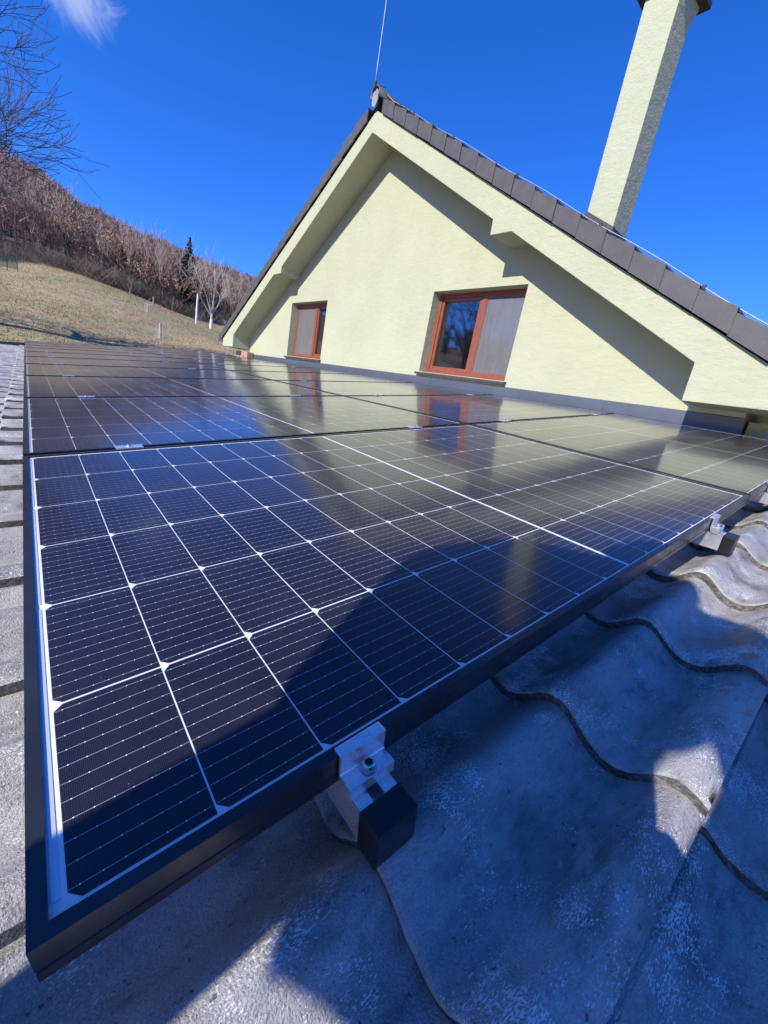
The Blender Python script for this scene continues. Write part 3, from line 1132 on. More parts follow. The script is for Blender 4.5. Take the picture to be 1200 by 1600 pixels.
# verge tiles
DY = 0.2405
XV = XF - 0.032
rnd = random.Random(8)
for side in (0, 1):
    sl = SLR if side == 0 else SLL
    k = 0
    while True:
        if side == 0:
            yt = 4.69 - k * DY
            yb = yt - DY - 0.012
            if yb < -0.2: break
        else:
            yt = 4.97 + k * DY
            yb = yt + DY + 0.012
            if yb > 9.8: break
        lift = 0.014
        jz = rnd.uniform(-0.003, 0.003)
        jx = rnd.uniform(-0.0025, 0.0025)
        g_ = 0.004 if side == 0 else -0.004
        yt2 = yt - g_
        t0, t1 = ztop(yt2) + VT - 0.012 + jz, ztop(yb) + VT + lift + jz
        b0, b1 = ztop(yt2) + 0.006 + jz, ztop(yb) + 0.010 + jz
        X0 = XV + jx + 0.005
        X1 = XV + jx - 0.004
        v8 = []
        for (dx) in (0.0, 0.014):
            v8 += [(X0 + dx, yt2, b0), (X1 + dx, yb, b1), (X1 + dx, yb, t1), (X0 + dx, yt2, t0)]
        mb = MB()
        mb.add(v8, [(0, 1, 2, 3), (7, 6, 5, 4), (0, 4, 5, 1), (1, 5, 6, 2), (2, 6, 7, 3), (3, 7, 4, 0)])
        th = 0.016
        v8 = [(X0 + 0.001, yt2, t0 - th), (X1 + 0.001, yb, t1 - th), (X1 + 0.30, yb, t1 - th), (X0 + 0.30, yt2, t0 - th), (X0 + 0.001, yt2, t0 + 0.0015), (X1 + 0.001, yb, t1 + 0.0015), (X1 + 0.30, yb, t1), (X0 + 0.30, yt2, t0)]
        mb.add(v8, [(0, 1, 2, 3), (7, 6, 5, 4), (0, 4, 5, 1), (1, 5, 6, 2), (2, 6, 7, 3), (3, 7, 4, 0)])
        mb.build('verge_tile', M_VERGE, roof_h, org=HO)
        k += 1

# ridge cap with its pale end disc
rg = MB()
NR = 14
for k in range(NR + 1):
    t = -0.15 * math.pi + 1.3 * math.pi * k / NR
    y, z = APEX[0] - 0.088 * math.cos(t), APEX[1] + 0.130 + 0.085 * math.sin(t)
    for x, s in ((XF - 0.06, 1.0), (XF + 0.34, 0.95), (XB, 0.95)):
        rg.v.append((x, APEX[0] + (y - APEX[0]) * s, APEX[1] + 0.13 + (z - APEX[1] - 0.13) * s))
for k in range(NR):
    for q in range(2):
        rg.f.append((k * 3 + q, k * 3 + q + 1, (k + 1) * 3 + q + 1, (k + 1) * 3 + q)); rg.mi.append(0)
ridge = rg.build('ridge_cap', M_VERGE, roof_h, org=HO, smooth=True)
sd = ridge.modifiers.new('solidify', 'SOLIDIFY'); sd.thickness = 0.012; sd.offset = -1
ed = MB()
vs = [(XF - 0.048, APEX[0] + 0.060 * math.cos(2 * math.pi * k / 20), APEX[1] + 0.098 + 0.088 * math.sin(2 * math.pi * k / 20)) for k in range(20)]
ed.add(vs + [(x + 0.012, y, z) for x, y, z in vs], [tuple(range(19, -1, -1))] + [(k, (k + 1) % 20, 20 + (k + 1) % 20, 20 + k) for k in range(20)])
ed.build('ridge_end_disc', M_LIGHTGREY, roof_h, org=HO)

# chimney
ch = MB()
cx0, cx1, cy0, cy1 = 3.965, 4.245, 1.885, 2.165
lev = [(1.6, 0, 0), (3.56, 0, 0), (3.69, 0.0, 0.055), (3.72, 0.0, 0.055)]
vs, fs = [], []
for (z, s, bk) in lev:
    vs += [(cx0 - s, cy0 - s * 0.5, z), (cx1 + bk, cy0 - bk * 0.25, z), (cx1 + bk, cy1 + s, z), (cx0 - s, cy1 + s, z)]
for i in range(3):
    for k in range(4):
        k2 = (k + 1) % 4
        fs.append((i * 4 + k, i * 4 + k2, (i + 1) * 4 + k2, (i + 1) * 4 + k))
fs.append((12, 13, 14, 15))
ch.add(vs, fs)
cho = ch.build('chimney', M_STUCCO_C, house, org=HO, bevel=0.005)
cp = MB().box(cx0 - 0.06, cx1 + 0.12, cy0 - 0.075, cy1 + 0.07, 3.7205, 3.765)
cp.build('chimney_cap', M_DARKMETAL, cho, org=HO, bevel=0.004)
cf = MB()
e_ = 0.016
vs = []
for (off, up) in ((0.085, 0.165), (0.014, 0.200), (0.009, 0.285), (0.0, 0.287)):
    for (x, y) in ((cx0 - off, cy0 - off), (cx1 + off, cy0 - off), (cx1 + off, cy1 + off), (cx0 - off, cy1 + off)):
        vs.append((x, y, ztop(y) + up - (0.02 if off > 0.05 else 0)))
fs = []
for i in range(3):
    for k in range(4):
        k2 = (k + 1) % 4
        fs.append((i * 4 + k, i * 4 + k2, (i + 1) * 4 + k2, (i + 1) * 4 + k))
cf.add(vs, fs)
cf.build('chimney_flashing', M_DARKMETAL, cho, org=HO)

# lightning rod and the conductor wire along the right verge
lr = empty('lightning_rod', (3.235, 4.83, 3.66), 'thin pale lightning rod rising from the gable apex', 'lightning rod')
LO = lr.location
rod = MB().tube([(3.235, 4.845, 3.66), (3.231, 4.838, 3.80), (3.226, 4.830, 4.1), (3.222, 4.826, 4.55), (3.220, 4.825, 4.95)], [0.005, 0.005, 0.0045, 0.004, 0.0015], 6)
rod.build('rod', M_CABLE, lr, org=LO, smooth=True)
bk = MB().box(3.225, 3.245, 4.82, 4.86, 3.64, 3.70)
bk.tube([(3.24, 4.84, 3.655), (3.27, 4.76, 3.66), (3.30, 4.72, 3.64)], 0.006, 6)
bk.build('bracket', M_CLIP, lr, org=LO)
lc = empty('lightning_conductor', (XF + 0.06, 4.8, 3.6), 'thin pale conductor wire running down the right verge of the gable', 'wire')
LO = lc.location
pts = [(3.235, 4.845, 3.70)]
y = 4.70
k = 0
while y > -0.3:
    sag = 0.012 * math.sin(k * 1.3)
    pts.append((XF + 0.13, y, ztop(y) + VT + 0.036 + sag * 0.6))
    y -= 0.22
    k += 1
MB().tube(pts, 0.0032, 6).build('wire', M_CABLE, lc, org=LO, smooth=True)
for y in (4.55, 4.45, 4.36, 4.28, 3.55, 2.62, 1.70, 0.86):
    cb = MB().box(XF + 0.120, XF + 0.140, y - 0.012, y + 0.012, ztop(y) + VT - 0.01, ztop(y) + VT + 0.046)
    cb.build('clip', M_CLIP, lc, org=LO, bevel=0.003)

# ------------------------------------------------------------------ trees
def perp(d, rnd):
    a = d.orthogonal().normalized()
    b = d.cross(a)
    t = rnd.uniform(0, 2 * math.pi)
    return a * math.cos(t) + b * math.sin(t)


def grow(thick, thin, p, d, L, r, lev, maxlev, rnd, ends, up=0.12, spread=0.75, nchild=(3, 5), wob=0.22, min_r=0.004, cut=1):
    nseg = 6 if lev < 2 else 5
    pts, rad = [p.copy()], [r]
    dd = d.copy()
    bend = perp(dd, rnd) * rnd.uniform(0.3, 1.0) * wob * 0.6
    for k in range(nseg):
        dd = (dd + bend + perp(dd, rnd) * rnd.uniform(0, wob) * 0.55 + Vector((0, 0, up * (0.6 if lev < 2 else 1.2)))).normalized()
        pts.append(pts[-1] + dd * (L / nseg))
        rad.append(max(min_r, r * (1 - 0.68 * (k + 1) / nseg)))
    (thick if lev <= cut else thin).tube(pts, rad, 7 if lev == 0 else 5 if lev == 1 else 3, caps=False)
    if lev == maxlev:
        ends.append(pts[-1])
        return
    nc = rnd.randint(*nchild) + (2 if lev == 0 else 0)
    for q in range(nc):
        t = rnd.uniform(0.28 if lev else 0.3, 1.0)
        if q == 0:
            t = 1.0
        i = min(nseg - 1, int(t * nseg))
        f = t * nseg - i
        pp = pts[i].lerp(pts[i + 1], min(1, f))
        base = (pts[i + 1] - pts[i]).normalized()
        nd_ = (base + perp(base, rnd) * rnd.uniform(spread * 0.6, spread * 1.25)).normalized()
        rr = max(min_r, rad[i] * rnd.uniform(0.45, 0.68))
        grow(thick, thin, pp, nd_, L * rnd.uniform(0.52, 0.78), rr, lev + 1, maxlev, rnd, ends, up, spread, nchild, wob, min_r, cut)


def bare_tree(name, base, h, rr, seed, label, cat, m_trunk, m_twig, maxlev=4, group=None, lean=(0, 0), up=0.10, spread=0.8, nchild=(3, 5), trunk_h=None, min_r=0.006, leaves=None, white=0.0, nlimb=7, limb_len=0.5, wob=0.22):
    rnd = random.Random(seed)
    e = empty(name, base, label, cat, group)
    tk, tw = MB(), MB()
    ends = []
    th = trunk_h or h * 0.3
    top = base + Vector((lean[0], lean[1], th))
    mid = base.lerp(top, 0.5) + Vector((rnd.uniform(-.1, .1), rnd.uniform(-.1, .1), 0))
    tk.tube([base - Vector((0, 0, 0.5)), base, mid, top], [rr * 1.4, rr * 1.2, rr, rr * 0.85], 9)
    for q in range(nlimb):
        t = 2 * math.pi * (q + rnd.uniform(-0.3, 0.3)) / nlimb
        tilt = rnd.uniform(0.2, 1.15) if q else 0.08
        d = Vector((math.cos(t) * math.sin(tilt), math.sin(t) * math.sin(tilt), math.cos(tilt)))
        st = base.lerp(top, rnd.uniform(0.75, 1.0)) if q else top
        grow(tk, tw, st, d, h * limb_len * rnd.uniform(0.8, 1.1), rr * rnd.uniform(0.42, 0.62), 1, maxlev, rnd, ends, up, spread, nchild, wob, min_r)
    if white:
        ww = MB().tube([base - Vector((0, 0, 0.2)), base, mid.lerp(base, 0.1) if white < 0.6 else mid, base.lerp(top, white)], [rr * 1.42, rr * 1.25, rr * 1.06, rr * 0.95], 9)
        ww.build('whitewashed_trunk', M_WHITEWASH, e, org=base, smooth=True)
    tk.build('trunk', m_trunk, e, org=base, smooth=True, fix=False)
    tw.build('crown', m_twig, e, org=base, smooth=False, fix=False)
    if leaves:
        lm, n_per, size = leaves
        lf = MB()
        for p in ends:
            for _ in range(n_per):
                c = p + Vector((rnd.gauss(0, 0.3), rnd.gauss(0, 0.3), rnd.gauss(0, 0.25)))
                a = Vector((rnd.gauss(0, 1), rnd.gauss(0, 1), rnd.gauss(0, 1))).normalized()
                b = perp(a, rnd)
                s = size * rnd.uniform(0.6, 1.3)
                lf.add([c - a * s, c + b * s * 0.5, c + a * s, c - b * s * 0.5], [(0, 1, 2, 3)])
        lf.build('dry_leaves', lm, e, org=base, fix=False)
    return e


# big bare tree at the left
bare_tree('bare_tree', gpos(-8.0, 20.0), 10.6, 0.24, 24, 'large bare dark-branched tree reaching in from the left edge against the sky', 'tree', M_BARK, M_BARK,
          maxlev=5, up=0.06, spread=0.70, nchild=(4, 5), trunk_h=3.4, min_r=0.006, nlimb=14, limb_len=0.30, wob=0.24)
# whitewashed fruit tree
bare_tree('fruit_tree', gpos(17.16, 52.0), 6.2, 0.15, 5, 'pale bare fruit tree with whitewashed trunk on the slope beside the house', 'tree', M_TWIG_W, M_TWIG_W,
          maxlev=4, up=0.10, spread=0.75, nchild=(2, 4), trunk_h=1.7, min_r=0.014, white=0.62, nlimb=6, limb_len=0.42)

# oaks with dry leaves and bare trees along the foot of the wood
edge_trees = [
    ('oak_tree', 10.6, 73, 5.0, 'o', 'small oak with bright orange dry leaves left of the dark spruce'),
    ('oak_tree', 14.0, 72, 5.6, 'o', 'broad oak with brown-orange leaves standing in front of the spruce'),
    ('oak_tree', 7.6, 76, 6.2, 'o', 'oak with sparse rusty leaves in the middle of the wood edge'),
    ('oak_tree', 3.7, 78, 6.6, 'o', 'oak with rusty leaves above the dark brush near the green net'),
    ('oak_tree', 5.8, 84, 7.0, 'o', 'taller rusty-leaved oak behind the brush, left of centre of the wood'),
    ('oak_tree', 17.6, 82, 6.0, 'o', 'reddish oak behind the whitewashed fruit tree'),
    ('bare_tree', 12.0, 72, 7.4, 'b', 'slender bare grey tree between the two orange oaks'),
    ('bare_tree', 8.8, 74, 6.5, 'b', 'bare grey tree above the small white spot at the wood edge'),
    ('bare_tree', 2.2, 80, 7.8, 'b', 'bare brown tree at the wood edge right of the green net'),
    ('bare_tree', 16.4, 78, 7.5, 'b', 'bare brown tree between spruce and whitewashed fruit tree'),
    ('bare_tree', 19.2, 66, 6.5, 'b', 'bare pale tree half hidden by the left eave of the gable'),
    ('bare_tree', -0.6, 84, 8.5, 'b', 'bare brown tree behind the green net at the left edge'),
]
for k, (nm, az, r_, h, kind, lab) in enumerate(edge_trees):
    if kind == 'o':
        bare_tree(nm, gpos(az, r_), h, 0.16, 40 + k, lab, 'tree', M_BARK, M_TWIG, maxlev=3, group='trees at the edge of the wood', up=0.06, spread=0.8, nchild=(3, 5), min_r=0.018, leaves=(M_LEAF_O, 3 if k < 2 else 2, 0.16), nlimb=7, limb_len=0.42)
    else:
        bare_tree(nm, gpos(az, r_), h, 0.15, 40 + k, lab, 'tree', M_BARK, M_TWIG, maxlev=4, group='trees at the edge of the wood', up=0.16, spread=0.6, nchild=(3, 4), min_r=0.014, nlimb=6, limb_len=0.45)


def spruce_geo(mb_n, mb_t, base, h, w, seed, tiers=16, per=9):
    rnd = random.Random(seed)
    mb_t.tube([base - Vector((0, 0, 0.04 * h)), base, base + Vector((0, 0, h * 0.97))], [0.018 * h, 0.016 * h, 0.002 * h], 6)
    for k in range(tiers):
        for q in range(max(4, int(per * (1 - 0.5 * k / tiers)))):
            t = min(1.0, max(0.0, (k + rnd.uniform(-0.7, 0.7)) / (tiers - 1)))
            z = h * (0.08 + 0.90 * t)
            L = w * (1 - t) ** 0.8 * rnd.uniform(0.7, 1.15) + 0.03 * h * 0.1
            a = 2 * math.pi * (q + rnd.random()) / per
            l = L * rnd.uniform(0.7, 1.12)
            d = Vector((math.cos(a), math.sin(a), 0))
            s = Vector((-d.y, d.x, 0))
            p0 = base + Vector((0, 0, z))
            # drooping branch built of needle fans
            for w_ in range(5):
                f = (w_ + 0.6) / 5
                c = p0 + d * l * f + Vector((0, 0, -0.32 * l * f + 0.18 * l * f * f))
                wd = 0.30 * l * (1.15 - f) + 0.012 * h
                for sg in (-1, 1):
                    tip = c + d * (0.26 * l) * rnd.uniform(0.5, 1.2) + s * sg * wd * rnd.uniform(0.5, 1.4) + Vector((0, 0, -rnd.uniform(0.002, 0.026) * h))
                    mb_n.add([c - d * 0.12 * l, c + s * sg * 0.006 * h + Vector((0, 0, rnd.uniform(0.0, 0.012) * h)), tip], [(0, 1, 2)])


sb = gpos(14.55, 74)
e = empty('spruce_tree', sb, 'tall dark green spruce standing among bare trees on the hillside', 'tree')
nm_, tm_ = MB(), MB()
spruce_geo(nm_, tm_, sb, 10.3, 2.4, 3, tiers=34, per=14)
tm_.build('trunk', M_BARK, e, org=sb, smooth=True)
nm_.build('crown', M_NEEDLE, e, org=sb, fix=False)

# the wood itself: one far mass
def wood_template(seed, kind):
    rnd = random.Random(seed)
    mb = MB()
    if kind == 'c':
        spruce_geo(mb, mb, Vector((0, 0, 0)), 1.0, 0.20, seed, tiers=12, per=6)
        mb.v = [(x, y, z) for x, y, z in mb.v]
        return mb
    tip = []
    if kind != 'h':
        mb.tube([Vector((0, 0, -0.05)), Vector((rnd.uniform(-.02, .02), rnd.uniform(-.02, .02), 0.45)), Vector((rnd.uniform(-.05, .05), rnd.uniform(-.05, .05), 0.92))], [0.016, 0.011, 0.002], 3, caps=False)
    nb = 15 if kind != 'h' else 22
    for q in range(nb):
        t = rnd.uniform(0.22, 0.9) if kind != 'h' else 0.0
        a = rnd.uniform(0, 2 * math.pi)
        el_ = rnd.uniform(0.5, 1.15)
        d = Vector((math.cos(a) * math.cos(el_), math.sin(a) * math.cos(el_), math.sin(el_)))
        L = (0.42 * (1.15 - t)) if kind != 'h' else rnd.uniform(0.6, 1.1)
        p = Vector((0, 0, t)) if kind != 'h' else Vector((rnd.gauss(0, 0.35), rnd.gauss(0, 0.35), 0))
        e2 = p + d * L
        mb.tube([p, e2], [0.006, 0.0015], 3, caps=False)
        for w_ in range(9 if kind != 'h' else 7):
            f = rnd.uniform(0.25, 1.0)
            c = p.lerp(e2, f)
            dd = (d * 0.8 + perp(d, rnd) * rnd.uniform(0.3, 0.9) + Vector((0, 0, 0.25))).normalized()
            l = rnd.uniform(0.10, 0.22)
            s = perp(dd, rnd) * rnd.uniform(0.003, 0.0062)
            mb.add([c - s, c + s, c + dd * l], [(0, 1, 2)])
            if kind == 'l' and w_ % 2 == 0:
                for _ in range(2):
                    cc = c + dd * l * rnd.random()
                    a2 = Vector((rnd.gauss(0, 1), rnd.gauss(0, 1), rnd.gauss(0, 1))).normalized() * 0.016
                    b2 = perp(a2.normalized(), rnd) * 0.012
                    mb.add([cc - a2, cc + b2, cc + a2, cc - b2], [(0, 1, 2, 3)], mi=1)
    return mb


def stuff_wood(name, label_kind, placements, temps, mats, mat_of):
    V, F, MI = [], [], []
    base = 0
    for (pos, h, tk, rz, sxy) in placements:
        mb = temps[tk]
        a = np.array(mb.v)
        c, s = math.cos(rz), math.sin(rz)
        xy = np.stack([a[:, 0] * c - a[:, 1] * s, a[:, 0] * s + a[:, 1] * c], 1) * h * sxy
        V.append(np.concatenate([xy + np.array([pos.x, pos.y]), a[:, 2:3] * h + pos.z], 1))
        m0 = mat_of[tk]
        for f, mi in zip(mb.f, mb.mi):
            F.append(tuple(base + k for k in f))
            MI.append(m0[mi])
        base += len(a)
    me = bpy.data.meshes.new(name)
    me.from_pydata(np.concatenate(V).tolist(), [], F)
    for mt in mats:
        me.materials.append(mt)
    me.polygons.foreach_set('material_index', MI)
    o = put(name, me)
    tag(o, kind='stuff')
    return o


temps = [wood_template(100 + k, 'b') for k in range(5)] + [wood_template(200 + k, 'l') for k in range(2)] + [wood_template(300 + k, 'c') for k in range(2)] + [wood_template(400 + k, 'h') for k in range(3)]
M_TWIG2 = simple('reddish_twigs', (0.345, 0.228, 0.18), 0.95, var=0.25, scale=0.2)
mats = [M_TWIG, M_TWIG2, M_LEAF_O, M_NEEDLE_F, M_BRUSH]
mat_of = [[0, 0], [1, 1], [0, 0], [1, 1], [1, 1], [1, 2], [0, 2], [3, 3], [3, 3], [4, 4], [4, 4], [0, 0]]
rnd = random.Random(77)
pl = []
for k in range(2500):
    az = rnd.uniform(-9, 27)
    t = rnd.random()
    r_ = 76 + 195 * t ** 1.25
    h = rnd.uniform(4.2, 6.8) * (1 + 0.35 * t)
    q = rnd.random()
    con = 0.45 if (r_ > 190 and az > 9) else 0.0
    if q < con:
        tk = rnd.choice((7, 8)); h *= 1.05
    elif q < con + 0.20:
        tk = rnd.choice((5, 6)); h *= 0.8
    else:
        tk = rnd.randint(0, 4)
    pl.append((gpos(az, r_), h, tk, rnd.uniform(0, 6.28), rnd.uniform(1.0, 1.5)))
# along the crest
for k in range(260):
    az = rnd.uniform(-6, 27)
    r_ = rnd.uniform(255, 290)
    tk = rnd.choice((7, 8)) if (az > 9 and rnd.random() < 0.75) else rnd.randint(0, 4)
    pl.append((gpos(az, r_), rnd.uniform(4, 8.5) if tk > 6 else rnd.uniform(6, 9), tk, rnd.uniform(0, 6.28), rnd.uniform(0.9, 1.3)))
# brush along the field edge
for k in range(330):
    az = rnd.uniform(-4, 24)
    r_ = 70.5 + abs(rnd.gauss(0, 2.6)) + (2 if az > 16 else 0)
    pl.append((gpos(az, r_), rnd.uniform(1.2, 2.6), rnd.choice((9, 10, 10, 11)), rnd.uniform(0, 6.28), rnd.uniform(0.8, 1.3)))
stuff_wood('hillside_wood', None, pl, temps, mats, mat_of)
# wooded rise behind the camera, seen only in the window glass
pl = []
for k in range(420):
    az = rnd.uniform(262, 330)
    r_ = rnd.uniform(120, 330)
    pl.append((gpos(az, r_), rnd.uniform(8, 12), rnd.choice((0, 1, 2, 7, 8)), rnd.uniform(0, 6.28), rnd.uniform(1.1, 1.6)))
stuff_wood('opposite_wood', None, pl, temps, mats, mat_of)
bare_tree('bare_tree', Vector((-22.5, 26.0, ground_z(319.4, 34.6))), 9.5, 0.13, 33, 'bare garden tree behind the viewer, mirrored in the large window', 'tree', M_BARK, M_BARK, maxlev=4, up=0.05, spread=0.75, trunk_h=2.6, min_r=0.012, nlimb=9, limb_len=0.45)

# grass tufts on the field
def grass_mat(name, c):
    return simple(name, c, 0.95, var=0.35, scale=0.9, spec=0.1)


rnd = random.Random(12)
tv, tf = [], []
for k in range(24000):
    az = rnd.uniform(-4, 22)
    r_ = 15 + 54 * rnd.random() ** 1.15
    p = gpos(az, r_)
    s = rnd.uniform(0.03, 0.085) * (0.7 + r_ / 60)
    for q in range(3):
        a = rnd.uniform(0, 6.28)
        d = Vector((math.cos(a), math.sin(a), 0))
        b = len(tv)
        w_ = s * 0.16
        lean = d * s * rnd.uniform(0.2, 0.9)
        sd_ = Vector((-d.y, d.x, 0)) * w_
        tv += [tuple(p - sd_), tuple(p + sd_), tuple(p + lean + Vector((0, 0, s * rnd.uniform(0.6, 1.2))))]
        tf.append((b, b + 1, b + 2))
me = bpy.data.meshes.new('field_grass')
me.from_pydata(tv, [], tf)
me.materials.append(grass_mat('dead_grass_blades', (0.46, 0.365, 0.215)))
tag(put('field_grass', me), kind='stuff')

# posts, stakes and net on the field
pb = gpos(15.55, 50.0)
e = empty('white_pole', pb, 'white painted pole standing left of the whitewashed fruit tree', 'pole')
MB().tube([pb - Vector((0, 0, 0.4)), pb + Vector((0, 0, 1.5)), pb + Vector((0.03, 0, 2.85))], [0.11, 0.10, 0.085], 10).build('pole', M_POSTWHITE, e, org=pb, smooth=True, autosmooth=R(40))
MB().tube([pb + Vector((0.03, 0, 2.85)), pb + Vector((0.03, 0, 2.98))], [0.10, 0.03], 10).build('pole_top', M_POSTWOOD, e, org=pb)


def sapling(az, r_, h, lab, cage=False):
    b = gpos(az, r_)
    e = empty('staked_sapling', b, lab, 'sapling', 'young trees with stakes on the field')
    MB().tube([b - Vector((0, 0, 0.2)), b + Vector((0, 0, h * 0.55))], [0.035, 0.03], 6).build('stake', M_POSTWOOD if not cage else M_POSTWHITE, e, org=b)
    rnd_ = random.Random(int(r_ * 10))
    tw = MB()
    tw.tube([b + Vector((0.09, 0, 0)), b + Vector((0.10, 0.02, h * 0.6)), b + Vector((0.08, 0, h))], [0.016, 0.012, 0.004], 5)
    for q in range(9):
        z = h * rnd_.uniform(0.45, 0.95)
        a = rnd_.uniform(0, 6.28)
        tw.tube([b + Vector((0.09, 0, z)), b + Vector((0.09 + 0.3 * math.cos(a), 0.3 * math.sin(a), z + 0.28))], [0.007, 0.003], 3)
    tw.build('stem', M_TWIG_W, e, org=b)
    if cage:
        cg = MB()
        for q in range(10):
            a = 2 * math.pi * q / 10
            x, y = 0.2 * math.cos(a), 0.2 * math.sin(a)
            cg.tube([b + Vector((x, y, 0)), b + Vector((x, y, 0.7))], 0.0028, 3)
        for z in (0.05, 0.25, 0.45, 0.68):
            cg.tube([b + Vector((0.2 * math.cos(2 * math.pi * q / 12), 0.2 * math.sin(2 * math.pi * q / 12), z)) for q in range(13)], 0.0028, 3)
        cg.build('wire_guard', M_CABLE, e, org=b)


sapling(11.8, 29.0, 1.5, 'thin sapling in a wire guard, nearest young tree on the field', True)
sapling(10.55, 42.0, 1.0, 'short staked sapling in the middle of the field', True)
sapling(8.9, 52.0, 1.6, 'faint young sapling higher up the field')
sapling(13.0, 62.0, 1.7, 'young tree with a few leaves near the upper field edge')
sapling(18.6, 50.0, 1.3, 'short pale stake right at the eave of the gable', True)
# stump-like white post at wood edge
b = gpos(11.15, 69.5)
e = empty('short_post', b, 'short grey post below the bright orange oak', 'post')
MB().tube([b - Vector((0, 0, 0.3)), b + Vector((0, 0, 1.0))], [0.13, 0.12], 8).build('post', M_POSTWOOD, e, org=b)
# green net on posts at the left edge
b = gpos(-0.9, 58.0)
e = empty('green_net_fence', b, 'green net stretched between posts at the left edge of the field', 'fence')
pA, pB = gpos(-2.6, 58.0), gpos(-0.27, 58.0)
nt_ = MB()
for q in range(41):
    t = q / 40
    p = pA.lerp(pB, t)
    nt_.tube([p + Vector((0, 0, 0.25)), p + Vector((0, 0, 1.35))], 0.011, 3)
for q in range(23):
    z = 0.25 + 1.1 * q / 22
    nt_.tube([pA + Vector((0, 0, z)), pB + Vector((0, 0, z))], 0.011, 3)
nt_.build('net', M_NET, e, org=b)
for t in (0.0, 0.35, 0.68, 1.0):
    p = pA.lerp(pB, t)
    MB().tube([p + Vector((0, 0.05, -0.6)), p + Vector((0, 0.05, 1.4))], [0.04, 0.035], 6).build('post', M_POSTWOOD, e, org=b)

# ------------------------------------------------------------------ photographer behind the camera
E1 = Vector((-math.sin(SUN_AZ), math.cos(SUN_AZ), 0))
E2 = Vector((math.sin(SUN_EL) * math.cos(SUN_AZ), math.sin(SUN_EL) * math.sin(SUN_AZ), math.cos(SUN_EL)))


def J(a, b, X):
    y = (a - E1.x * X) / E1.y
    z = (b - E2.x * X - E2.y * y) / E2.z
    return Vector((X, y, z))


def skin_mesh(name, joints, edges, mat, parent, org, root=0, sub=2):
    me = bpy.data.meshes.new(name)
    me.from_pydata([tuple(Vector(p) - Vector(org)) for p, r_ in joints], edges, [])
    me.materials.append(mat)
    o = put(name, me, parent, None if parent else org)
    sm = o.modifiers.new('skin', 'SKIN')
    sm.use_smooth_shade = True
    lay = me.skin_vertices[0] if len(me.skin_vertices) else None
    if lay is None:
        bpy.context.view_layer.objects.active = o
        bpy.ops.object.select_all(action='DESELECT')
        o.select_set(True)
        bpy.ops.mesh.customdata_skin_add()
        lay = me.skin_vertices[0]
    for i, (p, r_) in enumerate(joints):
        lay.data[i].radius = r_ if hasattr(r_, '__len__') else (r_, r_)
        lay.data[i].use_root = (i == root)
    ss = o.modifiers.new('sub', 'SUBSURF')
    ss.levels = sub
    ss.render_levels = sub
    return o


M_JACKET = simple('dark_jacket_cloth', (0.035, 0.04, 0.055), 0.9, var=0.2, scale=20)
M_SKIN = simple('skin', (0.46, 0.27, 0.19), 0.55, var=0.06)
M_JEANS = simple('blue_jeans', (0.05, 0.075, 0.13), 0.9, var=0.2, scale=30)
M_HAIR = simple('dark_hair', (0.03, 0.022, 0.018), 0.7)
M_PHONE = simple('black_phone', (0.01, 0.01, 0.012), 0.2)


def foot_n(X, Y):
    u = X * CT
    return Vector((X, Y, X * ST / CT - 0.105))


TX = -0.72
pel = J(-0.085, 0.150, TX)
spn = J(-0.085, 0.22, TX + 0.03)
che = J(-0.105, 0.375, TX + 0.07)
nck = J(-0.115, 0.470, TX + 0.12)
hd0 = J(-0.125, 0.525, TX + 0.15)
hd1 = J(-0.135, 0.580, TX + 0.17)
shL, shR = J(0.070, 0.425, TX + 0.07), J(-0.275, 0.490, TX + 0.09)
elL = J(0.125, 0.340, TX + 0.16)
wrL = J(0.020, 0.110, TX + 0.27)
hpL, hpR = J(-0.008, 0.098, TX), J(-0.190, 0.056, TX)
knL, knR = J(-0.004, -0.14, TX + 0.16), J(-0.285, 0.055, TX + 0.20)
ftL = foot_n(TX + 0.02, knL.y + 0.02)
ftR = foot_n(TX + 0.06, knR.y - 0.02)
elR = J(-0.395, 0.290, TX + 0.24)
wrR = J(-0.322, 0.135, -0.10)
person_base = foot_n(TX, -0.2)
person = empty('person', person_base, 'person in dark jacket and jeans standing on the roof behind the camera, taking the picture', 'person')
jn = [(pel, (0.12, 0.09)), (spn, (0.125, 0.09)), (che, (0.145, 0.11)), (nck, 0.055), (hd0, 0.08), (hd1, 0.088),
      (shL, 0.082), (elL, 0.062), (wrL, 0.044), (shR, 0.105), (elR, 0.095), (wrR, 0.050),
      (hpL, 0.066), (knL, 0.060), (ftL + Vector((0, 0, 0.08)), 0.045), (ftL + Vector((0.14, 0, 0.045)), 0.038),
      (hpR, 0.112), (knR, 0.125), (ftR + Vector((0, 0, 0.08)), 0.045), (ftR + Vector((0.14, -0.03, 0.045)), 0.038), (J(-0.235, 0.375, TX + 0.08), 0.115), (J(-0.285, 0.355, TX + 0.10), 0.088)]
ed_ = [(0, 1), (1, 2), (2, 3), (3, 4), (4, 5), (2, 6), (6, 7), (7, 8), (2, 9), (9, 10), (10, 11), (0, 12), (12, 13), (13, 14), (14, 15), (0, 16), (16, 17), (17, 18), (18, 19), (2, 20), (20, 21)]


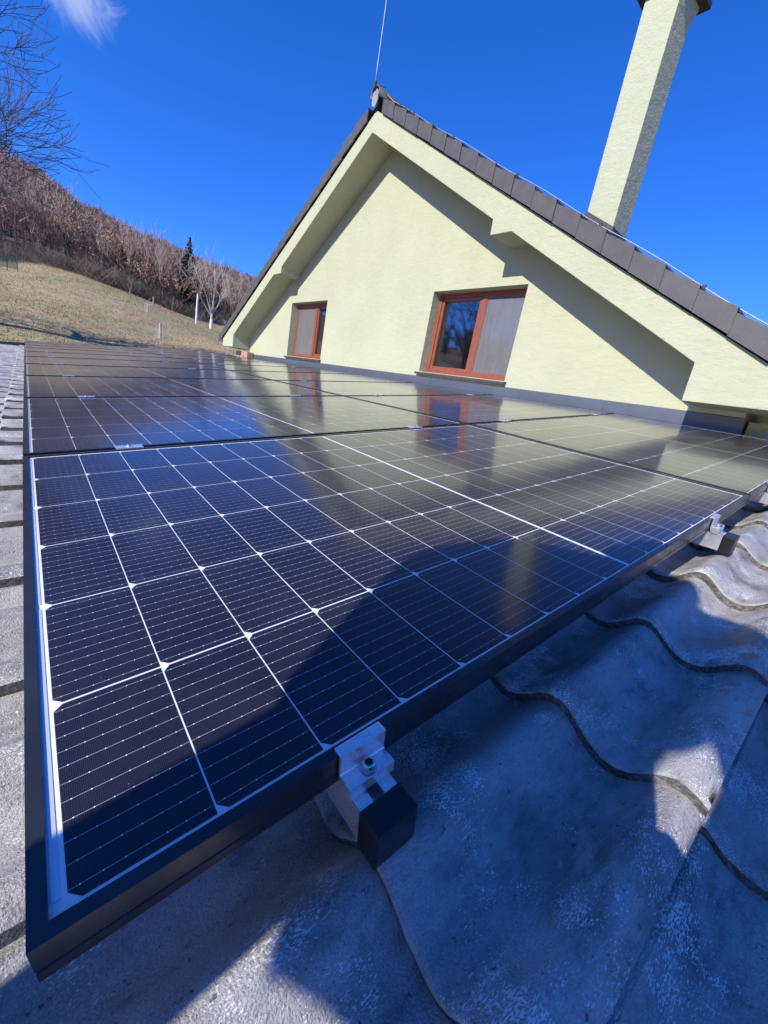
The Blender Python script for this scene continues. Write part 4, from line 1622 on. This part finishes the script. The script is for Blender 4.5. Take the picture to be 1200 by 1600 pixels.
def dressed_mat():
    mt, nt, b = new_mat('jacket_jeans_and_skin')
    v = obvec(nt)
    f = noise(nt, v, 25.0, 5)
    sep = nd(nt, 'ShaderNodeSeparateXYZ')
    nt.links.new(v, sep.inputs[0])
    jk = ramp(nt, f, [(0.3, (0.028, 0.032, 0.045)), (0.7, (0.045, 0.052, 0.07))])
    je = ramp(nt, f, [(0.3, (0.04, 0.06, 0.11)), (0.7, (0.07, 0.10, 0.16))])
    hem = (pel - person_base).z - 0.03
    c = mixc(nt, mrange(nt, sep.outputs[2], hem - 0.004, hem + 0.004), je, jk)
    shoe = mrange(nt, sep.outputs[2], 0.085, 0.095, 1.0, 0.0)
    c = mixc(nt, shoe, c, (0.03, 0.028, 0.026))
    dv = nd(nt, 'ShaderNodeVectorMath'); dv.operation = 'DISTANCE'
    dv.inputs[1].default_value = tuple(hd0.lerp(hd1, 0.5) - person_base)
    nt.links.new(v, dv.inputs[0])
    c = mixc(nt, mrange(nt, dv.outputs['Value'], 0.128, 0.134, 1.0, 0.0), c, (0.46, 0.27, 0.19))
    nt.links.new(c, b.inputs['Base Color'])
    b.inputs['Roughness'].default_value = 0.85
    bump(nt, noise(nt, v, 9.0, 4), 0.5, 0.03, b)
    return mt


bd = skin_mesh('body', jn, ed_, dressed_mat(), person, person_base)
hc_ = hd0.lerp(hd1, 0.55)


def blob(name, c, r3, mat):
    mb_ = MB()
    for i in range(7):
        for k in range(10):
            a_, t_ = math.pi * i / 6, 2 * math.pi * k / 10
            mb_.v.append((c.x + r3[0] * math.sin(a_) * math.cos(t_), c.y + r3[1] * math.sin(a_) * math.sin(t_), c.z + r3[2] * math.cos(a_)))
    for i in range(6):
        for k in range(10):
            k2 = (k + 1) % 10
            mb_.f.append((i * 10 + k, (i + 1) * 10 + k, (i + 1) * 10 + k2, i * 10 + k2)); mb_.mi.append(0)
    return mb_.build(name, mat, bd, org=person_base, smooth=True)


blob('nose', hc_ + Vector((0.082, 0, -0.008)), (0.020, 0.012, 0.020), M_SKIN)
blob('mouth', hc_ + Vector((0.070, 0, -0.045)), (0.010, 0.022, 0.006), simple('lips', (0.36, 0.15, 0.12), 0.5))
for sg in (-1, 1):
    blob('eye', hc_ + Vector((0.066, sg * 0.030, 0.018)), (0.010, 0.013, 0.009), simple('eye_dark', (0.05, 0.04, 0.035), 0.2))
    blob('ear', hc_ + Vector((-0.005, sg * 0.076, 0.004)), (0.018, 0.009, 0.028), M_SKIN)
# phone: a slab just behind the lens
c_fwd = -c_back
ph = MB()
vs = []
for dz in (-0.003, -0.0105):
    for (x, y) in ((-0.0635, -0.122), (0.0135, -0.122), (0.0135, 0.025), (-0.0635, 0.025)):
        vs.append(CAM + c_right * x + c_up * y + c_fwd * dz)
ph.add(vs, [(0, 3, 2, 1), (4, 5, 6, 7), (0, 1, 5, 4), (1, 2, 6, 5), (2, 3, 7, 6), (3, 0, 4, 7)])
po = ph.build('smartphone', M_PHONE, None, org=CAM, bevel=0.002)
tag(po, 'black smartphone held upright in the hand of the person taking the picture', 'phone')
# right hand round the lower end of the phone, left hand on the thigh
PB = CAM + c_right * (-0.02) + c_up * (-0.095) + c_fwd * (-0.03)


def hand(wrist, palm, dirs, name):
    jn_ = [(wrist, 0.026), (wrist.lerp(palm, 0.55), (0.034, 0.018)), (palm, (0.036, 0.015))]
    ed2 = [(0, 1), (1, 2)]
    for d in dirs:
        last = 2 if d is not dirs[-1] else 1
        for p in d:
            jn_.append((p, 0.0085))
            ed2.append((last, len(jn_) - 1))
            last = len(jn_) - 1
    return skin_mesh(name, jn_, ed2, M_SKIN, person, person_base)


palm = PB + c_right * 0.030 + c_fwd * (-0.012)
fing = []
for k in range(4):
    up_ = -0.128 + 0.016 * k
    ln_ = [0.9, 1.0, 1.05, 0.92][k]
    fing.append([CAM + c_right * 0.026 + c_up * (up_ - 0.005) + c_fwd * (-0.018), CAM + c_right * 0.030 + c_up * up_ + c_fwd * (0.004), CAM + c_right * (0.012 - 0.012 * ln_) + c_up * up_ + c_fwd * 0.010])
fing.append([palm + c_right * (-0.03) + c_up * 0.02 + c_fwd * (-0.008), CAM + c_right * (-0.03) + c_up * (-0.05) + c_fwd * (-0.022), CAM + c_right * (-0.035) + c_up * (-0.025) + c_fwd * (-0.020)])
hand(wrR, palm, fing, 'hand')
kn = knL.lerp(hpL, 0.35) + Vector((0.07, 0, 0.03))
pl_ = wrL.lerp(kn, 0.6)
fing = [[pl_.lerp(kn, 0.6) + Vector((0.01, -0.03 + 0.02 * k, 0)), kn + Vector((0.03, -0.03 + 0.02 * k, -0.02)), kn + Vector((0.045, -0.03 + 0.02 * k, -0.05))] for k in range(4)]
fing.append([wrL.lerp(kn, 0.4) + Vector((0.0, -0.04, 0)), wrL.lerp(kn, 0.7) + Vector((0.01, -0.06, -0.01))])
hand(wrL, pl_, fing, 'hand')
# hair cap, trousers
hc = MB()
for i in range(7):
    for k in range(14):
        th_ = math.pi * 0.58 * i / 6
        t = 2 * math.pi * k / 14
        hc.v.append(tuple(hd1 + Vector((0.086 * math.sin(th_) * math.cos(t) - 0.016, 0.080 * math.sin(th_) * math.sin(t), 0.004 + 0.088 * math.cos(th_)))))
for i in range(6):
    for k in range(14):
        k2 = (k + 1) % 14
        hc.f.append((i * 14 + k, (i + 1) * 14 + k, (i + 1) * 14 + k2, i * 14 + k2)); hc.mi.append(0)
hc.build('hair', M_HAIR, person, org=person_base, smooth=True)
print('roof tiles as parts:', n_tiles)
